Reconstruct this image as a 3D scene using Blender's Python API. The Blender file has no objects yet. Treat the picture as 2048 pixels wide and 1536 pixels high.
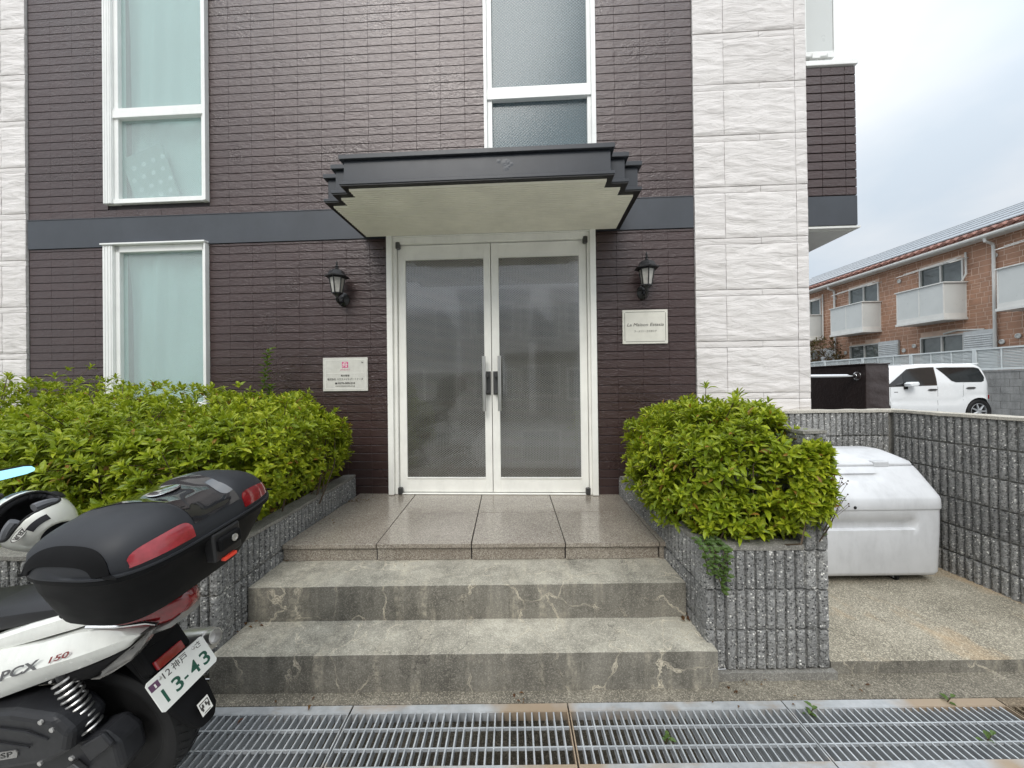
import bpy, bmesh, math, random
from mathutils import Vector, Matrix, noise
R = math.radians
random.seed(11)
sc = bpy.context.scene
col = sc.collection

# ------------------------------------------------------------------ camera
EYE = 1.48
cam_d = bpy.data.cameras.new('camera'); cam = bpy.data.objects.new('camera', cam_d); col.objects.link(cam)
cam_d.sensor_width = 36.0; cam_d.lens = 769 / 2048 * 36.0
cam_d.clip_start = 0.05; cam_d.clip_end = 600
_p, _r = 0.0045, 0.0120
_f = Vector((0, math.cos(_p), math.sin(_p))); _u0 = Vector((0, -math.sin(_p), math.cos(_p))); _r0 = Vector((1, 0, 0))
_rt = _r0 * math.cos(_r) - _u0 * math.sin(_r); _up = _r0 * math.sin(_r) + _u0 * math.cos(_r)
cam.matrix_world = Matrix(((_rt.x, _up.x, -_f.x, 0), (_rt.y, _up.y, -_f.y, 0), (_rt.z, _up.z, -_f.z, EYE), (0, 0, 0, 1)))
sc.camera = cam

# ------------------------------------------------------------------ sky, sun, exposure
SUN_EL, SUN_AZ = R(44), R(196)          # azimuth measured from +Y towards +X
w = bpy.data.worlds.new('World'); sc.world = w; w.use_nodes = True
nt = w.node_tree; nt.nodes.clear()
N = nt.nodes.new; L = nt.links.new
out = N('ShaderNodeOutputWorld'); bg = N('ShaderNodeBackground'); bg.inputs['Strength'].default_value = 0.1
sky = N('ShaderNodeTexSky'); sky.sky_type = 'NISHITA'; sky.sun_disc = False
sky.sun_elevation = SUN_EL; sky.sun_rotation = SUN_AZ
tc = N('ShaderNodeTexCoord'); sep = N('ShaderNodeSeparateXYZ'); L(tc.outputs['Generated'], sep.inputs[0])
z0_ = N('ShaderNodeMath'); z0_.operation = 'MAXIMUM'; z0_.inputs[1].default_value = 0.0; L(sep.outputs['Z'], z0_.inputs[0])
z2_ = N('ShaderNodeMath'); z2_.operation = 'POWER'; z2_.inputs[1].default_value = 3.0; L(z0_.outputs[0], z2_.inputs[0])
mr = N('ShaderNodeMapRange'); mr.clamp = False                       # overcast sky: about five times brighter overhead than at the horizon
mr.inputs['From Min'].default_value = 0.0; mr.inputs['From Max'].default_value = 1.0
mr.inputs['To Min'].default_value = 7.0; mr.inputs['To Max'].default_value = 29.0
L(z2_.outputs[0], mr.inputs['Value'])
# cloud layer: direction divided by height gives a flat cloud deck
ad = N('ShaderNodeMath'); ad.operation = 'ADD'; ad.inputs[1].default_value = 0.25; L(sep.outputs['Z'], ad.inputs[0])
mx = N('ShaderNodeMath'); mx.operation = 'MAXIMUM'; mx.inputs[1].default_value = 0.12; L(ad.outputs[0], mx.inputs[0])
cmb = N('ShaderNodeCombineXYZ')
for k in range(3): L(mx.outputs[0], cmb.inputs[k])
dv = N('ShaderNodeVectorMath'); dv.operation = 'DIVIDE'; L(tc.outputs['Generated'], dv.inputs[0]); L(cmb.outputs[0], dv.inputs[1])
nz = N('ShaderNodeTexNoise'); nz.inputs['Scale'].default_value = 1.3; nz.inputs['Detail'].default_value = 5; nz.inputs['Roughness'].default_value = 0.5
L(dv.outputs[0], nz.inputs['Vector'])
rp = N('ShaderNodeValToRGB'); rp.color_ramp.elements[0].position = 0.36; rp.color_ramp.elements[1].position = 0.62
rp.color_ramp.elements[0].color = (0.74, 0.83, 0.92, 1); rp.color_ramp.elements[1].color = (0.98, 1.0, 1.02, 1)
L(nz.outputs['Fac'], rp.inputs['Fac'])
vm = N('ShaderNodeVectorMath'); vm.operation = 'SCALE'; L(rp.outputs['Color'], vm.inputs[0]); L(mr.outputs[0], vm.inputs['Scale'])
mixs = N('ShaderNodeMix'); mixs.data_type = 'RGBA'; mixs.inputs['Factor'].default_value = 0.92
L(sky.outputs[0], mixs.inputs[6]); L(vm.outputs[0], mixs.inputs[7])
L(mixs.outputs[2], bg.inputs['Color']); L(bg.outputs[0], out.inputs['Surface'])

sun_d = bpy.data.lights.new('sun', 'SUN'); sun = bpy.data.objects.new('sun', sun_d); col.objects.link(sun)
sun_d.energy = 1.5; sun_d.angle = R(28); sun_d.color = (1.0, 0.96, 0.9)
sdir = Vector((math.sin(SUN_AZ) * math.cos(SUN_EL), math.cos(SUN_AZ) * math.cos(SUN_EL), math.sin(SUN_EL)))
sun.location = sdir * 30; sun.rotation_euler = sdir.to_track_quat('Z', 'Y').to_euler()

vs = sc.view_settings; sc.display_settings.display_device = 'sRGB'
vs.view_transform = 'Standard'; vs.look = 'None'; vs.gamma = 1.0; vs.use_curve_mapping = False; vs.exposure = 0.32
sc.cycles.use_denoising = True
try: sc.cycles.denoiser = 'OPENIMAGEDENOISE'
except Exception: pass
sc.cycles.max_bounces = 7; sc.cycles.diffuse_bounces = 3; sc.cycles.glossy_bounces = 3
sc.cycles.transmission_bounces = 4; sc.cycles.transparent_max_bounces = 10
sc.cycles.caustics_reflective = False; sc.cycles.caustics_refractive = False
sc.cycles.use_adaptive_sampling = True; sc.cycles.adaptive_threshold = 0.02

# ------------------------------------------------------------------ materials
class NT:
    def __init__(s, name):
        s.m = bpy.data.materials.new(name); s.m.use_nodes = True; s.t = s.m.node_tree; s.t.nodes.clear()
        s.out = s.n('ShaderNodeOutputMaterial'); s._pos = None
    def n(s, typ, **kw):
        o = s.t.nodes.new(typ)
        for k, v in kw.items():
            if hasattr(o, k): setattr(o, k, v)
            else: o.inputs[k.replace('_', ' ')].default_value = v
        return o
    def l(s, a, b): s.t.links.new(a, b)
    def pos(s):
        if s._pos is None: s._pos = s.n('ShaderNodeNewGeometry')
        return s._pos.outputs['Position']
    def mapped(s, scale=(1, 1, 1), rot=(0, 0, 0), src=None):
        m = s.n('ShaderNodeMapping'); m.inputs['Scale'].default_value = scale; m.inputs['Rotation'].default_value = rot
        s.l(src or s.pos(), m.inputs['Vector']); return m.outputs[0]
    def noise(s, scale, detail=4, rough=0.55, vec=None, dist=0):
        o = s.n('ShaderNodeTexNoise'); o.inputs['Scale'].default_value = scale; o.inputs['Detail'].default_value = detail
        o.inputs['Roughness'].default_value = rough; o.inputs['Distortion'].default_value = dist
        s.l(vec or s.pos(), o.inputs['Vector']); return o.outputs['Fac']
    def ramp(s, fac, stops, interp='LINEAR'):
        o = s.n('ShaderNodeValToRGB'); o.color_ramp.interpolation = interp; e = o.color_ramp.elements
        while len(e) < len(stops): e.new(0.5)
        for i, (p, c) in enumerate(stops):
            e[i].position = p; e[i].color = (c, c, c, 1) if isinstance(c, (int, float)) else (*c, 1)
        s.l(fac, o.inputs['Fac']); return o.outputs['Color']
    def mix(s, fac, a, b, mode='MIX'):
        o = s.n('ShaderNodeMix'); o.data_type = 'RGBA'; o.blend_type = mode
        for i, x in ((0, fac), (6, a), (7, b)):
            if isinstance(x, (int, float)): o.inputs[i].default_value = x if i == 0 else (x, x, x, 1)
            elif isinstance(x, tuple): o.inputs[i].default_value = (*x, 1)
            else: s.l(x, o.inputs[i])
        return o.outputs[2]
    def math(s, op, a, b=None, c=None):
        o = s.n('ShaderNodeMath'); o.operation = op
        for i, x in enumerate((a, b, c)):
            if x is None: continue
            if isinstance(x, (int, float)): o.inputs[i].default_value = x
            else: s.l(x, o.inputs[i])
        return o.outputs[0]
    def bump(s, h, strength=0.3, dist=0.01, normal=None):
        o = s.n('ShaderNodeBump'); o.inputs['Strength'].default_value = strength; o.inputs['Distance'].default_value = dist
        s.l(h, o.inputs['Height'])
        if normal is not None: s.l(normal, o.inputs['Normal'])
        return o.outputs[0]
    def bsdf(s, color, rough=0.5, metal=0.0, spec=0.5, normal=None, coat=0.0, trans=0.0, coat_rough=0.05, alpha=None):
        b = s.n('ShaderNodeBsdfPrincipled')
        def put(k, x):
            if isinstance(x, (int, float)): b.inputs[k].default_value = x
            elif isinstance(x, tuple): b.inputs[k].default_value = (*x, 1)
            else: s.l(x, b.inputs[k])
        put('Base Color', color); put('Roughness', rough); put('Metallic', metal); put('Specular IOR Level', spec)
        put('Coat Weight', coat); put('Coat Roughness', coat_rough); put('Transmission Weight', trans)
        if normal is not None: s.l(normal, b.inputs['Normal'])
        s.l(b.outputs[0], s.out.inputs['Surface']); return b

def simple(name, c, rough=0.5, metal=0.0, var=0.12, vscale=6.0, bscale=0, bstr=0.1, spec=0.5, coat=0.0, dirt=0.0, bdist=0.004):
    """one colour with slow tonal variation, optional fine relief and grime patches"""
    g = NT(name)
    lo = tuple(x * (1 - var) for x in c); hi = tuple(min(1, x * (1 + var)) for x in c)
    cc = g.ramp(g.noise(vscale, 5, 0.6), [(0.3, lo), (0.7, hi)])
    if dirt:
        d = g.ramp(g.noise(vscale * 2.3, 8, 0.7, g.mapped((1, 1, 0.35))), [(0.48, 0.0), (0.75, 1.0)])
        cc = g.mix(g.math('MULTIPLY', d, dirt), cc, tuple(x * 0.35 for x in c))
    nrm = g.bump(g.noise(bscale, 4, 0.6), bstr, bdist) if bscale else None
    rr = g.math('MULTIPLY_ADD', g.noise(vscale * 3, 4), 0.16, max(0.0, rough - 0.08))
    g.bsdf(cc, rr, metal, spec, nrm, coat)
    return g.m

def m_brick():
    g = NT('brown siding')
    n1 = g.noise(2.0, 4, 0.6); oi = g.n('ShaderNodeObjectInfo'); ge = g.n('ShaderNodeNewGeometry')
    rnd = g.math('FRACT', g.math('ADD', oi.outputs['Random'], ge.outputs['Random Per Island']))
    c = g.ramp(g.math('MULTIPLY_ADD', rnd, 0.22, g.math('MULTIPLY', n1, 0.8)), [(0.3, (0.036, 0.0195, 0.0178)), (0.75, (0.049, 0.0275, 0.0258))])
    rs = g.ramp(g.noise(1.0, 6, 0.6, g.mapped((7, 7, 0.45))), [(0.52, 0.0), (0.8, 0.35)]); c = g.mix(rs, c, (0.062, 0.050, 0.050))
    v = g.mapped((34, 34, 62), (0, 0.5, 0)); h = g.noise(1.0, 5, 0.62, v, 0.8)
    h2 = g.noise(1.0, 3, 0.5, g.mapped((13, 13, 24), (0, -0.6, 0)), 0.9)
    hh = g.math('ADD', h, g.math('MULTIPLY', h2, 0.9))
    b = g.bsdf(c, g.math('MULTIPLY_ADD', n1, 0.14, 0.22), 0, 0.8, g.bump(hh, 0.8, 0.005)); b.inputs['Specular Tint'].default_value = (1.0, 0.95, 0.945, 1); return g.m
def m_stone():
    g = NT('white cleft stone')
    oi = g.n('ShaderNodeObjectInfo')
    c = g.ramp(g.math('MULTIPLY_ADD', oi.outputs['Random'], 0.25, g.math('MULTIPLY', g.noise(1.7, 5, 0.6), 0.8)), [(0.3, (0.635, 0.605, 0.585)), (0.75, (0.71, 0.68, 0.66))])
    rs = g.ramp(g.noise(1.0, 6, 0.6, g.mapped((9, 9, 0.5))), [(0.5, 0.0), (0.8, 0.22)]); c = g.mix(rs, c, (0.46, 0.44, 0.41))
    st = g.ramp(g.noise(3.0, 7, 0.7, g.mapped((1, 1, 0.25))), [(0.55, 0.0), (0.8, 0.35)])
    c = g.mix(st, c, (0.5, 0.48, 0.45))
    n_ = g.math('MULTIPLY', g.noise(1.0, 5, 0.55, g.mapped((4.2, 4.2, 17), (0, 0.12, 0)), 0.9), 11.0)      # cleft ledges: terraces of a stretched noise
    led = g.math('ADD', g.math('FLOOR', n_), g.ramp(g.math('FRACT', n_), [(0.0, 0.0), (0.68, 0.25), (1.0, 1.0)]))
    h = g.math('ADD', g.math('MULTIPLY', led, 0.16), g.math('MULTIPLY', g.noise(1.0, 5, 0.6, g.mapped((14, 14, 50))), 0.35))
    g.bsdf(c, 0.6, 0, 0.35, g.bump(h, 0.75, 0.013)); return g.m
def m_block():
    g = NT('split faced aggregate block')
    vo = g.n('ShaderNodeTexVoronoi'); vo.inputs['Scale'].default_value = 112; g.l(g.pos(), vo.inputs['Vector'])
    sp = g.n('ShaderNodeSeparateColor'); g.l(vo.outputs['Color'], sp.inputs[0])
    agg = g.ramp(sp.outputs[0], [(0.0, (0.05, 0.05, 0.052)), (0.10, (0.13, 0.13, 0.128)), (0.30, (0.20, 0.20, 0.197)), (0.55, (0.27, 0.27, 0.265)), (0.80, (0.37, 0.365, 0.35)), (0.94, (0.74, 0.73, 0.69))], 'CONSTANT')
    near = g.ramp(vo.outputs['Distance'], [(0.0, 1.0), (0.42, 1.0), (0.62, 0.0)])
    n = g.ramp(g.noise(5, 6, 0.65), [(0.3, (0.20, 0.20, 0.198)), (0.7, (0.29, 0.29, 0.285))])
    c = g.mix(near, n, agg)
    dirt = g.ramp(g.noise(2.2, 6, 0.65), [(0.45, 0.0), (0.75, 0.5)]); c = g.mix(dirt, c, (0.11, 0.11, 0.105))
    oi = g.n('ShaderNodeObjectInfo'); c = g.mix(1.0, c, g.ramp(oi.outputs['Random'], [(0.0, (0.98, 0.98, 0.97)), (1.0, (1.36, 1.355, 1.33))]), 'MULTIPLY')
    lime = g.ramp(g.noise(1.0, 6, 0.65, g.mapped((6, 6, 1.0))), [(0.60, 0.0), (0.80, 0.4)]); c = g.mix(lime, c, (0.40, 0.40, 0.385))
    h = g.math('ADD', g.math('MULTIPLY', vo.outputs['Distance'], -0.6), g.math('MULTIPLY', g.noise(42, 7, 0.72, None, 0.6), 1.8))
    g.bsdf(c, 0.85, 0, 0.3, g.bump(h, 0.85, 0.011)); return g.m
def m_concrete(name, lo, hi, crack=0.0, moss=0.3, speck=0.5, rust=0.0, streak=0.0):
    g = NT(name)
    c = g.ramp(g.noise(2.4, 8, 0.65), [(0.3, lo), (0.7, hi)])
    dark = g.ramp(g.noise(4.3, 9, 0.72, g.mapped((1, 1, 0.7))), [(0.44, 0.0), (0.72, 1.0)])
    c = g.mix(g.math('MULTIPLY', dark, moss), c, tuple(x * 0.36 for x in lo))
    if speck:
        vo = g.n('ShaderNodeTexVoronoi'); vo.inputs['Scale'].default_value = 230; g.l(g.pos(), vo.inputs['Vector'])
        sp = g.n('ShaderNodeSeparateColor'); g.l(vo.outputs['Color'], sp.inputs[0])
        c = g.mix(g.math('MULTIPLY', g.ramp(sp.outputs[0], [(0.0, 0.0), (0.72, 0.0), (0.76, 1.0)]), speck), c, tuple(min(1, x * 2.0) for x in hi))
        c = g.mix(g.math('MULTIPLY', g.ramp(sp.outputs[1], [(0.0, 0.0), (0.74, 0.0), (0.78, 1.0)]), speck), c, tuple(x * 0.3 for x in lo))
    if crack:
        wv = g.n('ShaderNodeVectorMath'); wv.operation = 'ADD'
        nn = g.n('ShaderNodeTexNoise'); nn.inputs['Scale'].default_value = 4; nn.inputs['Detail'].default_value = 5; g.l(g.pos(), nn.inputs['Vector'])
        sc_ = g.n('ShaderNodeVectorMath'); sc_.operation = 'SCALE'; sc_.inputs['Scale'].default_value = 0.35; g.l(nn.outputs['Color'], sc_.inputs[0])
        g.l(g.pos(), wv.inputs[0]); g.l(sc_.outputs[0], wv.inputs[1])
        vo2 = g.n('ShaderNodeTexVoronoi'); vo2.feature = 'DISTANCE_TO_EDGE'; vo2.inputs['Scale'].default_value = 3.6; g.l(wv.outputs[0], vo2.inputs['Vector'])
        wid = g.math('MULTIPLY_ADD', g.noise(9, 5, 0.7), 0.056, -0.0125)
        line = g.math('LESS_THAN', vo2.outputs['Distance'], wid)
        msk = g.ramp(g.noise(2.3, 3, 0.5), [(0.42, 0.0), (0.52, 1.0)])
        msk2 = g.ramp(g.noise(22, 5, 0.7), [(0.35, 0.2), (0.6, 1.0)])
        k = g.math('MULTIPLY', g.math('MULTIPLY', line, msk), g.math('MULTIPLY', msk2, crack))
        c = g.mix(k, c, (0.62, 0.56, 0.44))
        dr = g.ramp(g.noise(1.0, 5, 0.6, g.mapped((13, 2.2, 1.6))), [(0.53, 0.0), (0.64, 1.0)])          # pale lime drips
        dm = g.ramp(g.noise(26, 6, 0.75), [(0.40, 0.0), (0.66, 1.0)])
        c = g.mix(g.math('MULTIPLY', g.math('MULTIPLY', dr, dm), 0.8 * crack), c, (0.47, 0.43, 0.34))
        hair = g.math('LESS_THAN', vo2.outputs['Distance'], 0.005); c = g.mix(g.math('MULTIPLY', hair, 0.5), c, (0.05, 0.046, 0.04))
    if streak:
        s1 = g.ramp(g.noise(1.0, 6, 0.65, g.mapped((14, 14, 1.8))), [(0.45, 0.0), (0.75, 1.0)])
        c = g.mix(g.math('MULTIPLY', s1, streak), c, tuple(x * 0.4 for x in lo))
    if rust:
        r1 = g.ramp(g.noise(1.35, 6, 0.6, g.mapped((1.3, 0.6, 1))), [(0.52, 0.0), (0.72, 1.0)])
        c = g.mix(g.math('MULTIPLY', r1, rust), c, (0.46, 0.27, 0.10))
    h = g.math('ADD', g.noise(120, 4, 0.7), g.math('MULTIPLY', g.noise(18, 5, 0.6), 1.2))
    g.bsdf(c, 0.82, 0, 0.3, g.bump(h, 0.3, 0.004)); return g.m
def m_granite():
    g = NT('polished pink granite')
    vo = g.n('ShaderNodeTexVoronoi'); vo.inputs['Scale'].default_value = 210; g.l(g.pos(), vo.inputs['Vector'])
    sp = g.n('ShaderNodeSeparateColor'); g.l(vo.outputs['Color'], sp.inputs[0])
    c = g.ramp(sp.outputs[0], [(0.0, (0.12, 0.095, 0.08)), (0.18, (0.215, 0.185, 0.15)), (0.5, (0.315, 0.28, 0.23)), (0.82, (0.43, 0.40, 0.345))], 'CONSTANT')
    c = g.mix(0.3, c, g.ramp(g.noise(3, 5, 0.6), [(0.3, (0.20, 0.172, 0.138)), (0.7, (0.37, 0.33, 0.275))]))
    d = g.ramp(g.noise(2.6, 7, 0.7), [(0.5, 0.0), (0.78, 0.5)]); c = g.mix(d, c, (0.16, 0.125, 0.10))
    rr = g.ramp(g.noise(4, 6, 0.65), [(0.3, 0.07), (0.75, 0.24)])
    g.bsdf(c, rr, 0, 0.75, g.bump(g.noise(260, 3), 0.06, 0.003)); return g.m
def m_galv(name='galvanised steel', frame=False):
    g = NT(name)
    c = g.ramp(g.noise(14, 6, 0.65), [(0.3, (0.34, 0.36, 0.375)), (0.7, (0.52, 0.54, 0.555))])
    ru = g.ramp(g.noise(2.6, 7, 0.7, g.mapped((0.8, 2.6, 1))), [(0.50, 0.0), (0.70, 0.8)])
    if frame: ru = g.math('MAXIMUM', ru, g.ramp(g.noise(0.9, 4, 0.6, g.mapped((1, 1, 1), (0, 0, 0))), [(0.49, 0.05), (0.56, 0.85)])); c = g.mix(ru, c, (0.36, 0.26, 0.16))
    g.bsdf(c, 0.45, 0.35, 0.5, g.bump(g.noise(90, 3), 0.12, 0.003)); return g.m
def m_leaf(name, c1, c2, c3, odd=0.03, oddc=(0.35, 0.16, 0.02)):
    g = NT(name)
    ge = g.n('ShaderNodeNewGeometry'); rnd = ge.outputs['Random Per Island']
    oi = g.n('ShaderNodeObjectInfo')
    rr = g.math('FRACT', g.math('ADD', rnd, oi.outputs['Random']))
    c = g.ramp(rr, [(0.0, c1), (0.45, c2), (0.95, c3)])
    big = g.ramp(g.noise(1.6, 3, 0.5), [(0.35, 0.0), (0.7, 0.6)]); c = g.mix(big, c, c1)
    c = g.mix(g.math('LESS_THAN', rr, odd), c, oddc)
    b = g.n('ShaderNodeBsdfPrincipled'); g.l(c, b.inputs['Base Color']); b.inputs['Roughness'].default_value = 0.42
    b.inputs['Specular IOR Level'].default_value = 0.4
    tr = g.n('ShaderNodeBsdfTranslucent'); g.l(g.mix(0.5, c, (0.25, 0.32, 0.02)), tr.inputs['Color'])
    ms = g.n('ShaderNodeMixShader'); ms.inputs[0].default_value = 0.40
    g.l(b.outputs[0], ms.inputs[1]); g.l(tr.outputs[0], ms.inputs[2]); g.l(ms.outputs[0], g.out.inputs['Surface']); return g.m
def diamonds(g, pitch, asp=1.15):
    """height of a pressed lattice on an upright pane (object coordinates x, z)"""
    tcn = g.n('ShaderNodeTexCoord'); s = g.n('ShaderNodeSeparateXYZ'); g.l(tcn.outputs['Object'], s.inputs[0])
    a = g.math('MULTIPLY', g.math('ADD', s.outputs[0], g.math('MULTIPLY', s.outputs[2], asp)), 1 / pitch)
    b = g.math('MULTIPLY', g.math('SUBTRACT', s.outputs[0], g.math('MULTIPLY', s.outputs[2], asp)), 1 / pitch)
    return g.math('PINGPONG', a, 0.5), g.math('PINGPONG', b, 0.5)
def m_doorglass():
    g = NT('pressed door glass')
    p, q = diamonds(g, 0.028, 1.35)
    h = g.math('ADD', p, q)
    wire = g.math('MULTIPLY', g.math('ADD', g.math('LESS_THAN', p, 0.09), g.math('LESS_THAN', q, 0.09)), 0.42)
    c = g.mix(wire, (0.048, 0.046, 0.039), (0.25, 0.255, 0.23))
    b = g.bsdf(c, 0.045, 0, 0.5, g.bump(h, 1.0, 0.0011)); b.inputs['IOR'].default_value = 2.9
    return g.m
def m_wireglass(name, tint, frost, pitch, wirek, wirec=(0.75, 0.78, 0.78), gloss=0.05):
    g = NT(name)
    p, q = diamonds(g, pitch)
    wire = g.math('MULTIPLY', g.math('ADD', g.math('LESS_THAN', p, 0.06), g.math('LESS_THAN', q, 0.06)), wirek)
    nrm = g.bump(g.math('ADD', g.math('ADD', p, q), g.noise(300, 2)), 0.12, 0.002)
    tp = g.n('ShaderNodeBsdfTransparent'); tp.inputs[0].default_value = (*tint, 1)
    df = g.n('ShaderNodeBsdfDiffuse'); g.l(nrm, df.inputs['Normal']); g.l(g.mix(wire, tuple(x * 0.8 for x in tint), wirec), df.inputs[0])
    m1 = g.n('ShaderNodeMixShader'); g.l(g.math('MAXIMUM', wire, frost), m1.inputs[0]); g.l(tp.outputs[0], m1.inputs[1]); g.l(df.outputs[0], m1.inputs[2])
    gl = g.n('ShaderNodeBsdfGlossy'); gl.inputs['Roughness'].default_value = 0.16; g.l(nrm, gl.inputs['Normal'])
    m2 = g.n('ShaderNodeMixShader'); m2.inputs[0].default_value = gloss; g.l(m1.outputs[0], m2.inputs[1]); g.l(gl.outputs[0], m2.inputs[2])
    g.l(m2.outputs[0], g.out.inputs['Surface']); return g.m
def m_clear(name, tint=(0.9, 0.92, 0.92), gloss=0.12):
    g = NT(name)
    tp = g.n('ShaderNodeBsdfTransparent'); tp.inputs[0].default_value = (*tint, 1)
    gl = g.n('ShaderNodeBsdfGlossy'); gl.inputs['Roughness'].default_value = 0.04
    ms = g.n('ShaderNodeMixShader'); ms.inputs[0].default_value = gloss
    g.l(tp.outputs[0], ms.inputs[1]); g.l(gl.outputs[0], ms.inputs[2]); g.l(ms.outputs[0], g.out.inputs['Surface']); return g.m

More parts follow.
